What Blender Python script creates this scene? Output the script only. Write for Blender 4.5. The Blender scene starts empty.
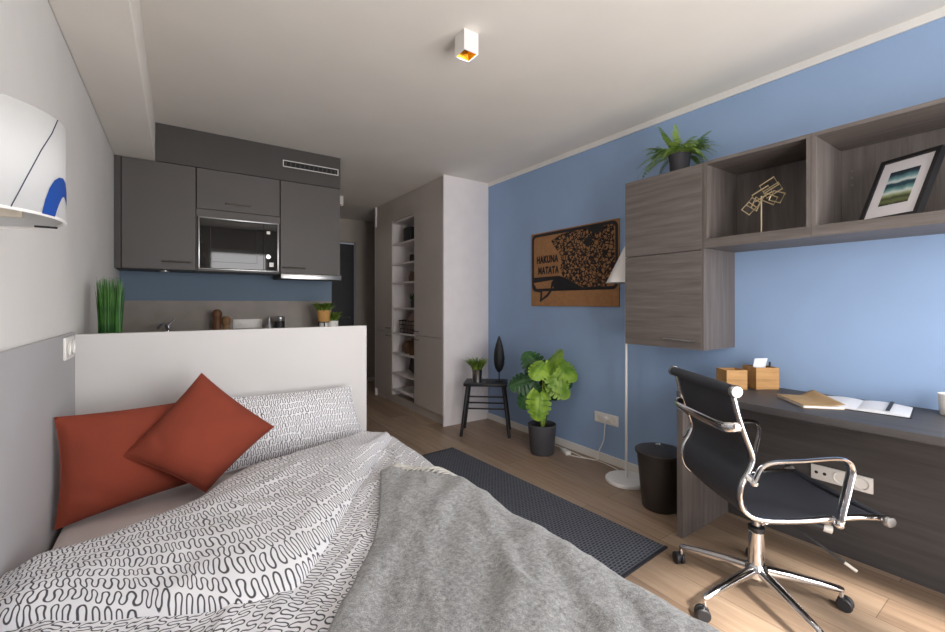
import bpy, bmesh, math, random
from mathutils import Vector, Matrix, noise
random.seed(7)
S = bpy.context.scene
COL = S.collection
PI = math.pi
V = Vector

# ------------------------------------------------------------------ materials
def lin(c):
    return tuple(((x/255)/12.92 if x/255 <= .04045 else ((x/255+.055)/1.055)**2.4) for x in c) + (1,)

class NT:
    """small helper to write node maths"""
    def __init__(s, mat):
        s.t = mat.node_tree; s.n = s.t.nodes; s.l = s.t.links
        s.bsdf = s.n['Principled BSDF']
    def new(s, kind, **kw):
        n = s.n.new(kind)
        for k, v in kw.items(): setattr(n, k, v)
        return n
    def inp(s, node, key, val):
        i = node.inputs[key]
        if isinstance(val, bpy.types.NodeSocket): s.l.new(val, i)
        else: i.default_value = val
    def m(s, op, a, b=0.0, c=None):
        n = s.new('ShaderNodeMath', operation=op)
        s.inp(n, 0, a); s.inp(n, 1, b)
        if c is not None: s.inp(n, 2, c)
        return n.outputs[0]
    def coord(s, which='Object', scale=(1, 1, 1), rot=(0, 0, 0)):
        tc = s.new('ShaderNodeTexCoord'); mp = s.new('ShaderNodeMapping')
        s.l.new(tc.outputs[which], mp.inputs[0])
        mp.inputs['Scale'].default_value = scale; mp.inputs['Rotation'].default_value = rot
        return mp.outputs[0]
    def noise(s, vec, scale=5, detail=3, rough=.5):
        n = s.new('ShaderNodeTexNoise'); s.l.new(vec, n.inputs['Vector'])
        n.inputs['Scale'].default_value = scale; n.inputs['Detail'].default_value = detail
        n.inputs['Roughness'].default_value = rough
        return n.outputs[0]
    def ramp(s, fac, stops):
        r = s.new('ShaderNodeValToRGB'); s.l.new(fac, r.inputs[0])
        e = r.color_ramp.elements
        while len(e) < len(stops): e.new(.5)
        for el, (p, c) in zip(e, stops): el.position = p; el.color = lin(c)
        return r.outputs[0]
    def mix(s, fac, a, b):
        n = s.new('ShaderNodeMix', data_type='RGBA')
        s.inp(n, 0, fac); s.inp(n, 6, a); s.inp(n, 7, b)
        return n.outputs[2]
    def bump(s, h, strength=.2, dist=.002):
        b = s.new('ShaderNodeBump'); s.l.new(h, b.inputs['Height'])
        b.inputs['Strength'].default_value = strength; b.inputs['Distance'].default_value = dist
        s.l.new(b.outputs[0], s.bsdf.inputs['Normal'])
    def color(s, c): s.l.new(c, s.bsdf.inputs['Base Color'])

def base_mat(name, rough=.5, metal=0.0):
    m = bpy.data.materials.new(name); m.use_nodes = True
    nt = NT(m)
    nt.bsdf.inputs['Roughness'].default_value = rough
    nt.bsdf.inputs['Metallic'].default_value = metal
    return m, nt

def plain(name, c, rough=.5, metal=0.0, var=.05, scale=8, bump=0.0, coat=0.0):
    m, nt = base_mat(name, rough, metal)
    nz = nt.noise(nt.coord(), scale, 3)
    a = tuple(max(0, x*(1-var)) for x in c); b = tuple(min(255, x*(1+var)) for x in c)
    nt.color(nt.ramp(nz, [(.3, a), (.7, b)]))
    if bump: nt.bump(nt.noise(nt.coord(), scale*30, 2), bump)
    if coat: nt.bsdf.inputs['Coat Weight'].default_value = coat
    return m

def wood(name, axis, stops, fine=1.0, rough=.5):
    """grain lines run along the given axis"""
    m, nt = base_mat(name, rough)
    sc = [22*fine, 22*fine, 22*fine]; sc[axis] = 1.2
    n1 = nt.noise(nt.coord(scale=sc), 1.6, 5, .6)
    sc2 = [90*fine]*3; sc2[axis] = 3
    n2 = nt.noise(nt.coord(scale=sc2), 2, 3, .6)
    f = nt.m('ADD', nt.m('MULTIPLY', n1, .72), nt.m('MULTIPLY', n2, .28))
    nt.color(nt.ramp(f, stops))
    nt.bump(n2, .03, .001)
    return m

def squiggle(name, rot=0.0):
    """white cotton with dark meandering worm lines, in metres of the UV map"""
    m, nt = base_mat(name, .85)
    uv = nt.new('ShaderNodeUVMap'); mp = nt.new('ShaderNodeMapping')
    nt.l.new(uv.outputs[0], mp.inputs[0]); mp.inputs['Rotation'].default_value = (0, 0, rot)
    vec = mp.outputs[0]
    sp = nt.new('ShaderNodeSeparateXYZ'); nt.l.new(vec, sp.inputs[0])
    n1 = nt.m('SUBTRACT', nt.noise(vec, 14, 1), .5)
    sh = nt.new('ShaderNodeVectorMath', operation='ADD'); nt.l.new(vec, sh.inputs[0]); sh.inputs[1].default_value = (3.7, 1.9, 0)
    n2 = nt.m('SUBTRACT', nt.noise(sh.outputs[0], 11, 1), .5)
    PU, PV = .0195, .040
    U = nt.m('MULTIPLY', nt.m('ADD', sp.outputs[0], nt.m('MULTIPLY', n1, .030)), 2*PI/PU)
    VV = nt.m('DIVIDE', nt.m('ADD', sp.outputs[1], nt.m('MULTIPLY', n2, .034)), PV)
    row = nt.m('FLOOR', VV)
    sh3 = nt.new('ShaderNodeVectorMath', operation='ADD'); nt.l.new(vec, sh3.inputs[0]); sh3.inputs[1].default_value = (7.1, 5.3, 0)
    amp = nt.m('MULTIPLY_ADD', nt.noise(sh3.outputs[0], 30, 1), 2.2, 1.45)
    y = nt.m('MULTIPLY', nt.m('SUBTRACT', nt.m('SUBTRACT', VV, row), .5), amp)
    ph = nt.m('ADD', U, nt.m('MULTIPLY', row, 2.3))
    s = nt.m('SINE', ph); c = nt.m('COSINE', ph)
    y2 = nt.m('MULTIPLY', y, y)
    g = nt.m('MULTIPLY', y, nt.m('MULTIPLY_ADD', y2, 1.75, -.75))
    f = nt.m('ABSOLUTE', nt.m('SUBTRACT', g, s))
    dv = nt.m('MULTIPLY', nt.m('MULTIPLY_ADD', y2, 5.25, -.75), 2.5/PV)
    du = nt.m('MULTIPLY', c, 2*PI/PU)
    gr = nt.m('SQRT', nt.m('ADD', nt.m('ADD', nt.m('MULTIPLY', dv, dv), nt.m('MULTIPLY', du, du)), 3000.0))
    d = nt.m('DIVIDE', f, gr)
    mr = nt.new('ShaderNodeMapRange'); nt.l.new(d, mr.inputs[0])
    mr.inputs[1].default_value = .0012; mr.inputs[2].default_value = .0021
    mr.inputs[3].default_value = 1; mr.inputs[4].default_value = 0
    nt.color(nt.mix(mr.outputs[0], lin((226, 226, 230)), lin((70, 70, 76))))
    nt.bump(nt.noise(vec, 700, 2), .12, .001)
    return m

M = {}
M['white_wall'] = plain('white_wall_paint', (226, 224, 221), .85, var=.012, scale=3, bump=.03)
M['ceiling'] = plain('ceiling_paint', (234, 229, 221), .9, var=.012, scale=2, bump=.03)
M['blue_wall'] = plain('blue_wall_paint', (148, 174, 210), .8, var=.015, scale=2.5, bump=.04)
M['kitchen_blue'] = plain('grey_blue_kitchen_wall', (110, 129, 148), .8, var=.015, scale=2.5, bump=.04)  # darker and greyer than the blue of the right wall
M['panel_grey'] = plain('pale_grey_panel', (177, 176, 178), .7, var=.012, scale=2)
M['partition'] = plain('white_laminate', (199, 197, 196), .5, var=.012, scale=2)
M['hall_wall'] = plain('hall_wall_paint', (186, 178, 168), .85, var=.02)
M['kitchen'] = plain('grey_kitchen_laminate', (86, 82, 80), .5, var=.02, scale=3)
M['kitchen_dark'] = plain('dark_grey_fascia', (69, 66, 64), .55, var=.03, scale=3)
M['closet'] = plain('taupe_laminate', (202, 194, 189), .5, var=.02, scale=3)
M['closet_white'] = plain('white_side_panel', (232, 227, 228), .55, var=.012)
M['gap'] = plain('dark_gap', (38, 36, 36), .8)
M['splash'] = plain('grey_splashback', (140, 132, 125), .5, var=.05, scale=6)
M['white_plastic'] = plain('white_plastic', (232, 230, 226), .35, var=.01)
M['white_metal'] = plain('white_lacquered_metal', (232, 230, 228), .35, var=.01)
M['white_fabric'] = plain('white_lamp_fabric', (195, 196, 196), .9, var=.01, bump=.1)
M['cream'] = plain('cream_backplate', (205, 196, 182), .7, var=.02)
M['print_blue'] = plain('blue_print', (4, 62, 142), .85, var=.03)
M['print_dark'] = plain('dark_print', (60, 64, 80), .85)
M['black_metal'] = plain('black_painted_metal', (24, 25, 28), .45, var=.05)
M['black_wood'] = plain('black_stained_wood', (27, 27, 30), .45, var=.12, scale=20)
M['black_plastic'] = plain('black_plastic', (33, 33, 36), .5, var=.05)
M['dark_bin'] = plain('dark_brown_plastic', (54, 49, 46), .45, var=.05)
M['charcoal_pot'] = plain('charcoal_pot', (74, 74, 80), .55, var=.05)
M['fern_pot'] = plain('dark_grey_pot', (66, 64, 70), .7, var=.06)
M['soil'] = plain('dark_soil', (42, 34, 28), .95, var=.3, scale=60, bump=.5)
M['chrome'] = plain('chrome', (222, 222, 224), .08, 1.0, var=.01)
M['steel'] = plain('brushed_steel', (190, 190, 190), .28, 1.0, var=.03, scale=30)
M['handle'] = plain('dark_nickel_handle', (120, 114, 108), .35, .9, var=.02)
M['gold'] = plain('brass_wire', (240, 222, 180), .35, .55, var=.03)
M['gold_in'] = plain('gold_reflector', (222, 168, 62), .25, 1.0, var=.05)
M['rust'] = plain('rust_cotton', (126, 52, 32), .9, var=.05, scale=5, bump=.18)
M['sheet'] = plain('pale_grey_sheet', (206, 198, 196), .9, var=.02, scale=5, bump=.1)
M['bedbase'] = plain('white_bed_frame', (200, 196, 192), .6)
M['kraft'] = plain('kraft_card', (176, 146, 104), .8, var=.04, scale=20)
M['paper'] = plain('white_paper', (234, 235, 238), .8, var=.01)
M['mat'] = plain('picture_mat', (222, 220, 224), .8, var=.01)
M['terracotta'] = plain('ochre_pot', (196, 148, 84), .7, var=.05)
M['dark_door'] = plain('charcoal_door', (46, 46, 52), .5, var=.03)
M['cactus'] = plain('black_sculpture', (22, 24, 28), .6, var=.15, scale=40, bump=.4)
M['brown_item'] = plain('brown_glaze', (108, 84, 68), .6, var=.1)
M['pink_cloth'] = plain('dusty_pink_cloth', (176, 150, 142), .9, var=.08)
M['bottle'] = plain('grey_bottle', (150, 150, 152), .3, .6)
M['lever'] = plain('grey_tip', (190, 186, 178), .4)
G4 = [(.28, (77, 71, 69)), (.45, (95, 88, 84)), (.56, (105, 98, 95)), (.74, (120, 113, 108))]
M['wood_y'] = wood('grey_oak_laminate_horizontal', 1, G4)
M['wood_z'] = wood('grey_oak_laminate_vertical', 2, G4)
D4 = [(.28, (55, 53, 53)), (.5, (69, 66, 66)), (.74, (82, 79, 79))]
M['desk_y'] = wood('dark_oak_desk', 1, D4)
B4 = [(.3, (150, 108, 60)), (.5, (188, 142, 86)), (.7, (208, 164, 106))]
M['bamboo'] = wood('bamboo', 0, B4, .8)
M['mill'] = wood('brown_turned_wood', 2, [(.3, (78, 50, 28)), (.7, (126, 84, 50))])
M['mill_light'] = wood('light_turned_wood', 2, [(.3, (122, 92, 64)), (.7, (160, 124, 88))])

def leafmat(name, a, b, rough=.45):
    m, nt = base_mat(name, rough)
    nt.color(nt.ramp(nt.noise(nt.coord(), 14, 2), [(.3, a), (.7, b)]))
    nt.bsdf.inputs['Subsurface Weight'].default_value = 0.0
    return m
M['leaf_bright'] = leafmat('bright_green_leaf', (88, 132, 34), (148, 182, 62))
M['leaf_dark'] = leafmat('dark_green_leaf', (26, 62, 30), (52, 96, 44))
M['leaf_fern'] = leafmat('fern_green', (84, 126, 48), (158, 184, 86))
M['leaf_grass'] = leafmat('grass_green', (28, 76, 34), (78, 128, 56))
M['leaf_small'] = leafmat('small_plant_green', (70, 104, 34), (128, 150, 60))
M['stem'] = leafmat('stem_green', (120, 150, 60), (160, 180, 84))

def mk_floor():
    m, nt = base_mat('oak_plank_floor', .42)
    vec = nt.coord(rot=(0, 0, PI/2))
    br = nt.new('ShaderNodeTexBrick'); nt.l.new(vec, br.inputs['Vector'])
    br.offset = .37; br.offset_frequency = 2
    for k, v in (('Color1', (0, 0, 0, 1)), ('Color2', (1, 1, 1, 1)), ('Mortar', (.5, .5, .5, 1)), ('Scale', 1.0), ('Mortar Size', .0015), ('Mortar Smooth', .3), ('Bias', 0.0), ('Brick Width', 1.28), ('Row Height', .19)):
        br.inputs[k].default_value = v
    sc = (26, 1.3, 26)
    g1 = nt.noise(nt.coord(scale=sc), 1.3, 5, .6)
    g2 = nt.noise(nt.coord(scale=(120, 4, 120)), 1.5, 3, .6)
    f = nt.m('ADD', nt.m('MULTIPLY', g1, .55), nt.m('ADD', nt.m('MULTIPLY', g2, .25), nt.m('MULTIPLY', br.outputs[0], .22)))
    c = nt.ramp(f, [(.25, (119, 99, 82)), (.45, (146, 123, 103)), (.62, (166, 144, 123)), (.8, (185, 165, 145))])
    nt.color(nt.mix(nt.m('MULTIPLY', br.outputs['Fac'], .8), c, lin((66, 52, 42))))
    nt.bump(g2, .06, .001)
    return m
M['floor'] = mk_floor()

def mk_rug():
    m, nt = base_mat('charcoal_woven_rug', .95)
    vec = nt.coord(rot=(0, 0, .0))
    br = nt.new('ShaderNodeTexBrick'); nt.l.new(vec, br.inputs['Vector'])
    for k, v in (('Color1', lin((50, 52, 58))), ('Color2', lin((64, 67, 74))), ('Mortar', lin((104, 108, 120))), ('Scale', 1.0), ('Mortar Size', .0028), ('Mortar Smooth', .2), ('Bias', -.2), ('Brick Width', .028), ('Row Height', .016)):
        br.inputs[k].default_value = v
    nt.color(br.outputs[0]); nt.bump(nt.noise(vec, 400, 2), .4, .003)
    return m
M['rug'] = mk_rug()

def mk_throw():
    m, nt = base_mat('grey_wool', .98)
    v = nt.coord()
    n = nt.m('ADD', nt.m('MULTIPLY', nt.noise(v, 300, 3, .7), .5), nt.m('MULTIPLY', nt.noise(v, 85, 3, .65), .5))
    nt.color(nt.ramp(n, [(.36, (98, 98, 98)), (.5, (137, 138, 138)), (.64, (169, 170, 170))]))
    nt.bump(n, .8, .006)
    nt.bsdf.inputs['Sheen Weight'].default_value = .3
    return m
M['throw'] = mk_throw()
M['fringe'] = plain('pale_wool_fringe', (186, 184, 178), .95, var=.08, scale=60, bump=.2)

def mk_mesh_fabric():
    m, nt = base_mat('black_mesh_fabric', .6)
    v = nt.coord()
    n = nt.noise(v, 500, 2)
    nt.color(nt.ramp(n, [(.35, (42, 44, 50)), (.65, (68, 71, 80))]))
    nt.bump(n, .3, .001)
    return m
M['mesh'] = mk_mesh_fabric()

def mk_microglass():
    m, nt = base_mat('black_oven_glass', .04)
    nt.color(nt.ramp(nt.noise(nt.coord(), 5), [(.3, (14, 14, 15)), (.7, (20, 20, 21))]))
    nt.bsdf.inputs['IOR'].default_value = 1.45
    return m
M['oven'] = mk_microglass()

def mk_map():
    m, nt = base_mat('street_map_print', .8)
    v = nt.coord(scale=(0, 1, 1))
    wv = nt.new('ShaderNodeTexVoronoi', feature='DISTANCE_TO_EDGE'); nt.l.new(v, wv.inputs['Vector']); wv.inputs['Scale'].default_value = 27
    w2 = nt.new('ShaderNodeTexVoronoi', feature='F1', distance='MANHATTAN'); nt.l.new(v, w2.inputs['Vector']); w2.inputs['Scale'].default_value = 60
    sp = nt.new('ShaderNodeSeparateColor'); nt.l.new(w2.outputs['Color'], sp.inputs[0])
    big = nt.m('LESS_THAN', wv.outputs['Distance'], .085)
    dark = nt.m('LESS_THAN', sp.outputs[0], .30)
    f = nt.m('MAXIMUM', big, dark)
    nt.color(nt.mix(f, lin((150, 108, 70)), lin((26, 22, 21))))
    return m
M['map'] = mk_map()
M['cork'] = plain('brown_fibreboard', (160, 116, 76), .8, var=.05, scale=30, bump=.1)

def mk_art():
    m, nt = base_mat('abstract_wave_print', .6)
    tc = nt.new('ShaderNodeUVMap'); sp = nt.new('ShaderNodeSeparateXYZ'); nt.l.new(tc.outputs[0], sp.inputs[0])
    n = nt.noise(tc.outputs[0], 3.5, 4)
    y = nt.m('ADD', sp.outputs[1], nt.m('MULTIPLY', nt.m('SUBTRACT', n, .5), .14))
    nt.color(nt.ramp(y, [(0, (40, 44, 34)), (.1, (104, 112, 70)), (.2, (56, 62, 40)), (.28, (138, 150, 104)), (.36, (206, 214, 208)), (.44, (112, 160, 160)), (.55, (22, 58, 70)), (.63, (30, 70, 84)), (.68, (210, 222, 222)), (.78, (104, 150, 156)), (.9, (26, 52, 66)), (1, (20, 34, 46))]))
    return m
M['art'] = mk_art()
M['sq_a'] = squiggle('squiggle_cotton_across', .06)
M['sq_b'] = squiggle('squiggle_cotton_along', -.8)
M['sq_c'] = squiggle('squiggle_cotton_pillow', 0.0)

# ------------------------------------------------------------------ mesh helpers
class MB:
    def __init__(s): s.bm = bmesh.new(); s.uv = None
    def _xf(s, vs, M4):
        if M4 is not None:
            for v in vs: v.co = M4 @ v.co
    def box(s, x0, x1, y0, y1, z0, z1, bev=0.0, M4=None):
        vs = [s.bm.verts.new((x, y, z)) for x in (x0, x1) for y in (y0, y1) for z in (z0, z1)]
        fs = [s.bm.faces.new([vs[i] for i in q]) for q in ((0, 1, 3, 2), (4, 6, 7, 5), (0, 4, 5, 1), (2, 3, 7, 6), (0, 2, 6, 4), (1, 5, 7, 3))]
        if bev:
            es = list({e for f in fs for e in f.edges})
            r = bmesh.ops.bevel(s.bm, geom=es, offset=bev, segments=2, profile=.5, affect='EDGES')
            vs = list({v for f in r['faces'] for v in f.verts} | {v for v in vs if v.is_valid})
        s._xf(vs, M4); return s
    def quad(s, *pts):
        vs = [s.bm.verts.new(p) for p in pts]; s.bm.faces.new(vs); return s
    def lathe(s, prof, seg=32, c=(0, 0), M4=None, a0=0, a1=2*PI, cap=False):
        full = abs(a1-a0-2*PI) < 1e-6; n = seg if full else seg+1
        rings = []
        allv = []
        for r, z in prof:
            if r < 1e-6: ring = [s.bm.verts.new((c[0], c[1], z))]
            else: ring = [s.bm.verts.new((c[0]+r*math.cos(a0+(a1-a0)*i/seg), c[1]+r*math.sin(a0+(a1-a0)*i/seg), z)) for i in range(n)]
            rings.append(ring); allv += ring
        for A, B in zip(rings, rings[1:]):
            for i in range(seg):
                j = (i+1) % n
                if len(A) == 1 and len(B) == 1: continue
                if len(A) == 1: s.bm.faces.new((A[0], B[i], B[j]))
                elif len(B) == 1: s.bm.faces.new((A[i], A[j], B[0]))
                else: s.bm.faces.new((A[i], A[j], B[j], B[i]))
        s._xf(allv, M4); return s
    def tube(s, pts, r, seg=10, closed=False, flat=None, caps=True, up=None):
        """tube along points; r a number or list; flat=(w,h) for an elliptic bar"""
        pts = [V(p) for p in pts]; n = len(pts)
        rs = r if isinstance(r, (list, tuple)) else [r]*n
        rings = []; prev = V(up) if up else None
        for i, p in enumerate(pts):
            if closed: t = pts[(i+1) % n]-pts[i-1]
            else: t = pts[min(i+1, n-1)]-pts[max(i-1, 0)]
            t.normalize()
            if prev is None: prev = V((0, 0, 1)) if abs(t.z) < .9 else V((1, 0, 0))
            side = t.cross(prev)
            if side.length < 1e-5: side = t.orthogonal()
            side.normalize(); upv = side.cross(t).normalized(); prev = upv
            w, h = (flat if flat else (rs[i], rs[i]))
            rings.append([s.bm.verts.new(p+side*(w*math.cos(2*PI*k/seg))+upv*(h*math.sin(2*PI*k/seg))) for k in range(seg)])
        pr = list(zip(rings, rings[1:]))
        if closed: pr.append((rings[-1], rings[0]))
        for A, B in pr:
            for k in range(seg): s.bm.faces.new((A[k], A[(k+1) % seg], B[(k+1) % seg], B[k]))
        if caps and not closed:
            s.bm.faces.new(rings[0][::-1]); s.bm.faces.new(rings[-1])
        return s
    def rod(s, a, b, r, seg=12): return s.tube([a, b], r, seg)
    def sphere(s, c, r, seg=14, sc=(1, 1, 1)):
        n = seg//2
        prof = [(r*math.sin(PI*i/n), -r*math.cos(PI*i/n)) for i in range(n+1)]
        prof[0] = (0, -r); prof[-1] = (0, r)
        return s.lathe(prof, seg, M4=Matrix.Translation(c) @ Matrix.Diagonal((*sc, 1)))
    def grid(s, fn, nu, nv, uvfn=None, closed_u=False):
        if uvfn and s.uv is None: s.uv = s.bm.loops.layers.uv.new('UVMap')
        P = [[s.bm.verts.new(fn(i/nu, j/nv)) for j in range(nv+1)] for i in range(nu+1)]
        for i in range(nu):
            for j in range(nv):
                f = s.bm.faces.new((P[i][j], P[i+1][j], P[i+1][j+1], P[i][j+1]))
                if uvfn:
                    for lp, (a, b) in zip(f.loops, ((i, j), (i+1, j), (i+1, j+1), (i, j+1))): lp[s.uv].uv = uvfn(a/nu, b/nv)
        return P
    def build(s, name, mat, parent=None, smooth=True, loc=None, solid=0.0, sub=0, weld=True, normals=True):
        if weld: bmesh.ops.remove_doubles(s.bm, verts=s.bm.verts, dist=1e-5)
        if normals: bmesh.ops.recalc_face_normals(s.bm, faces=s.bm.faces)
        me = bpy.data.meshes.new(name); s.bm.to_mesh(me); s.bm.free()
        me.materials.append(M[mat] if isinstance(mat, str) else mat)
        if smooth:
            for p in me.polygons: p.use_smooth = True
            try: me.set_sharp_from_angle(angle=math.radians(38))
            except Exception: pass
        o = bpy.data.objects.new(name, me); COL.objects.link(o)
        if parent is not None: o.parent = parent
        if loc is not None: o.location = loc
        if solid:
            md = o.modifiers.new('thickness', 'SOLIDIFY'); md.thickness = solid; md.offset = 0
        if sub:
            md = o.modifiers.new('smooth', 'SUBSURF'); md.levels = sub; md.render_levels = sub
        return o

def tag(o, label, cat, group=None, kind=None):
    o['label'] = label; o['category'] = cat
    if group: o['group'] = group
    if kind: o['kind'] = kind
    return o
def thing(name, label, cat, loc=(0, 0, 0), rotz=0.0, group=None):
    o = bpy.data.objects.new(name, None); COL.objects.link(o); o.empty_display_size = .05
    o.location = loc; o.rotation_euler = (0, 0, rotz)
    return tag(o, label, cat, group)
def struct(name, mb, mat, label, cat, smooth=False, parent=None):
    o = mb.build(name, mat, parent, smooth=smooth)
    if parent is None:
        o['kind'] = 'structure'; o['label'] = label; o['category'] = cat
    return o
def copy_thing(o, loc, label, rotz=None):
    c = o.copy(); COL.objects.link(c); c.location = loc; c['label'] = label
    if rotz is not None: c.rotation_euler = (0, 0, rotz)
    for ch in list(o.children):
        k = ch.copy(); COL.objects.link(k); k.parent = c
        for g in list(ch.children):
            q = g.copy(); COL.objects.link(q); q.parent = k
    return c
def smoothpath(pts, n=8):
    """Catmull-Rom through points"""
    pts = [V(p) for p in pts]; out = []
    for i in range(len(pts)-1):
        p0 = pts[max(i-1, 0)]; p1 = pts[i]; p2 = pts[i+1]; p3 = pts[min(i+2, len(pts)-1)]
        for k in range(n):
            t = k/n
            out.append(.5*((2*p1)+(p2-p0)*t+(2*p0-5*p1+4*p2-p3)*t*t+(3*p1-p0-3*p2+p3)*t**3))
    out.append(pts[-1]); return out
def B(*a, **k): return MB().box(*a, **k)
def smooth01(x):
    x = max(0, min(1, x)); return x*x*(3-2*x)

# ------------------------------------------------------------------ dimensions
LX, WX, H = -.362, 2.77, 2.55      # left wall, blue wall, ceiling
KY, BY = 3.81, 4.16                # kitchen cabinet fronts, kitchen back wall
PY, PX, PZ = 2.395, .908, 1.118    # partition front, right end, top
CX, CY0, CY1 = 2.205, 3.69, 5.51   # closet front, near end, far end
EY = 6.53                          # end of the corridor
FY = -.85                          # window wall behind the camera

# ------------------------------------------------------------------ room shell
struct('floor', B(LX, WX, FY, EY, -.1, 0), 'floor', 'brown oak plank floor running from the bed into the corridor', 'floor')
struct('ceiling', B(LX-.1, WX+.1, FY-.12, EY+.1, H, H+.1), 'ceiling', 'plain off-white ceiling over the whole room', 'ceiling')
struct('wall_left', B(LX-.1, LX, FY, BY, 0, H), 'white_wall', 'white wall on the left behind the wall lamp', 'wall')
struct('wall_right', B(WX, WX+.1, FY, EY, 0, H), 'blue_wall', 'long blue painted wall on the right behind the desk', 'wall')
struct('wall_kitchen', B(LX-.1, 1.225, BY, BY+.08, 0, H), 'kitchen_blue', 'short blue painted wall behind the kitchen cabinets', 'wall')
struct('wall_corridor', B(1.145, 1.225, BY+.08, EY, 0, H), 'hall_wall', 'beige corridor wall beyond the kitchen', 'wall')
struct('wall_back', MB().box(LX, 1.20, EY, EY+.1, 0, H).box(2.30, WX, EY, EY+.1, 0, H).box(1.20, 2.30, EY, EY+.1, 2.2, H), 'hall_wall', 'beige wall at the far end of the corridor around the dark door', 'wall')
# window wall with two windows
wz0, wz1 = .12, 2.17
WINS = ((.42, 1.36), (1.62, 2.46))
mb = MB(); edges = [LX]+[x for w_ in WINS for x in w_]+[WX]
for a, b in zip(edges[::2], edges[1::2]): mb.box(a, b, FY-.12, FY, 0, H)
for a, b in WINS: mb.box(a, b, FY-.12, FY, 0, wz0).box(a, b, FY-.12, FY, wz1, H)
struct('wall_front', mb, 'white_wall', 'white window wall behind the viewer', 'wall')
for k, (a, b) in enumerate(WINS):
    mb = MB()
    for p, q in ((a, a+.05), (b-.05, b)): mb.box(p, q, FY-.09, FY-.03, wz0, wz1)
    for z in (wz0, wz1-.05): mb.box(a+.05, b-.05, FY-.09, FY-.03, z, z+.05)
    struct('window_%d' % (k+1), mb, 'white_plastic', ['white framed window behind the viewer, nearer the bed', 'white framed window behind the viewer, nearer the desk'][k], 'window')
# partition, lower wall panel, soffit, fascia, trims
struct('wall_partition', B(LX+.001, PX, PY, PY+.04, 0, PZ, bev=.002), 'partition', 'white waist-high partition standing between bed and kitchen', 'wall')
struct('trim_1', B(LX, LX+.012, FY+.01, PY-.001, 0, 1.13, bev=.003), 'panel_grey', 'pale grey panel on the lower left wall beside the bed', 'wall panel')
struct('ceiling_soffit', B(LX+.001, -.133, FY+.002, BY-.001, 2.274, H-.001, bev=.004), 'ceiling', 'off-white boxed soffit along the top of the left wall', 'soffit')
fas = struct('trim_2', B(-.131, 1.2, KY, KY+.02, 2.274, H-.001).box(1.18, 1.2, KY+.02, BY-.001, 2.274, H-.001), 'kitchen_dark', 'dark grey fascia above the kitchen wall cabinets', 'fascia')
struct('trim_3', B(WX-.012, WX-.0005, FY+.002, CY0-.001, 2.507, H-.001), 'white_plastic', 'white strip along the top of the blue wall', 'trim')
struct('baseboard_right', B(WX-.014, WX-.0005, FY+.002, CY0-.001, .0, .062, bev=.002), 'white_plastic', 'white baseboard along the foot of the blue wall', 'baseboard')
struct('baseboard_back', B(2.30, WX-.001, EY-.014, EY-.0005, .0, .062), 'white_plastic', 'white baseboard at the end of the corridor', 'baseboard')
d = struct('door_1', B(1.235, 2.262, EY-.02, EY+.03, .004, 2.16, bev=.003), 'dark_door', 'dark charcoal door at the end of the corridor', 'door')
h = MB(); h.rod((2.18, EY-.02, 1.03), (2.18, EY-.07, 1.03), .009); h.rod((2.18, EY-.07, 1.03), (2.06, EY-.07, 1.03), .009)
h.build('door_handle', 'steel', d)

# ------------------------------------------------------------------ kitchen wall cabinets
def bar_handle(parent, x0, x1, y, z, mat='handle', r=.005, off=.03):
    h = MB(); h.tube([(x0, y, z), (x0, y-off, z), (x1, y-off, z), (x1, y, z)], r, 8)
    return h.build('handle', mat, parent)
def wall_cab(name, label, x0, x1, z0, z1, hx0, hx1, hz, cat='kitchen cabinet', doorz0=None, group='grey kitchen wall cabinets'):
    t = thing(name, label, cat, ((x0+x1)/2, KY, z0), 0, group)
    L = (x0-x1)/2; R = -L; dz = (doorz0-z0) if doorz0 else 0
    mb = MB().box(L, R, .02, BY-KY-.001, dz, z1-z0, bev=.001)
    mb.build('body', 'kitchen_dark', t, smooth=False)
    dr = B(L+.003, R-.003, 0, .019, dz+.003, z1-z0-.003, bev=.0015).build('door', 'kitchen', t, smooth=False)
    cx = (x0+x1)/2
    bar_handle(dr, hx0-cx, hx1-cx, 0, hz-z0)
    return t
struct('trim_4', B(LX+.001, -.324, KY+.004, BY-.001, 1.494, 2.273), 'kitchen_dark', 'narrow dark filler strip between left wall and kitchen cabinet', 'trim')
wc = wall_cab('wall_cabinet', 'tall grey wall cabinet left of the microwave, touching the white wall', -.323, .113, 1.494, 2.273, -.09, .079, 1.552)
MB().lathe([(0, -.012), (.03, -.012), (.033, -.006), (.033, 0), (0, 0)], 24, c=(.025, .17)).build('puck_light', 'steel', wc)
wall_cab('wall_cabinet', 'grey wall cabinet right of the microwave, under the air vent', .700, 1.2, 1.494, 2.273, .719, .893, 1.545)
wall_cab('wall_cabinet', 'short grey flap cabinet directly above the microwave', .115, .698, 1.963, 2.273, .309, .476, 2.02)
niche = thing('microwave_niche', 'grey open niche framing the built-in microwave', 'niche', (.4065, KY, 1.494))
MB().box(-.2915, .2915, 0, .02, .412, .468).box(-.2915, -.28, .02, .349, 0, .468).box(.28, .2915, .02, .349, 0, .468).box(-.28, .28, .002, .349, 0, .011).box(-.28, .28, .02, .349, .412, .468).build('surround', 'kitchen', niche, smooth=False)
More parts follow.
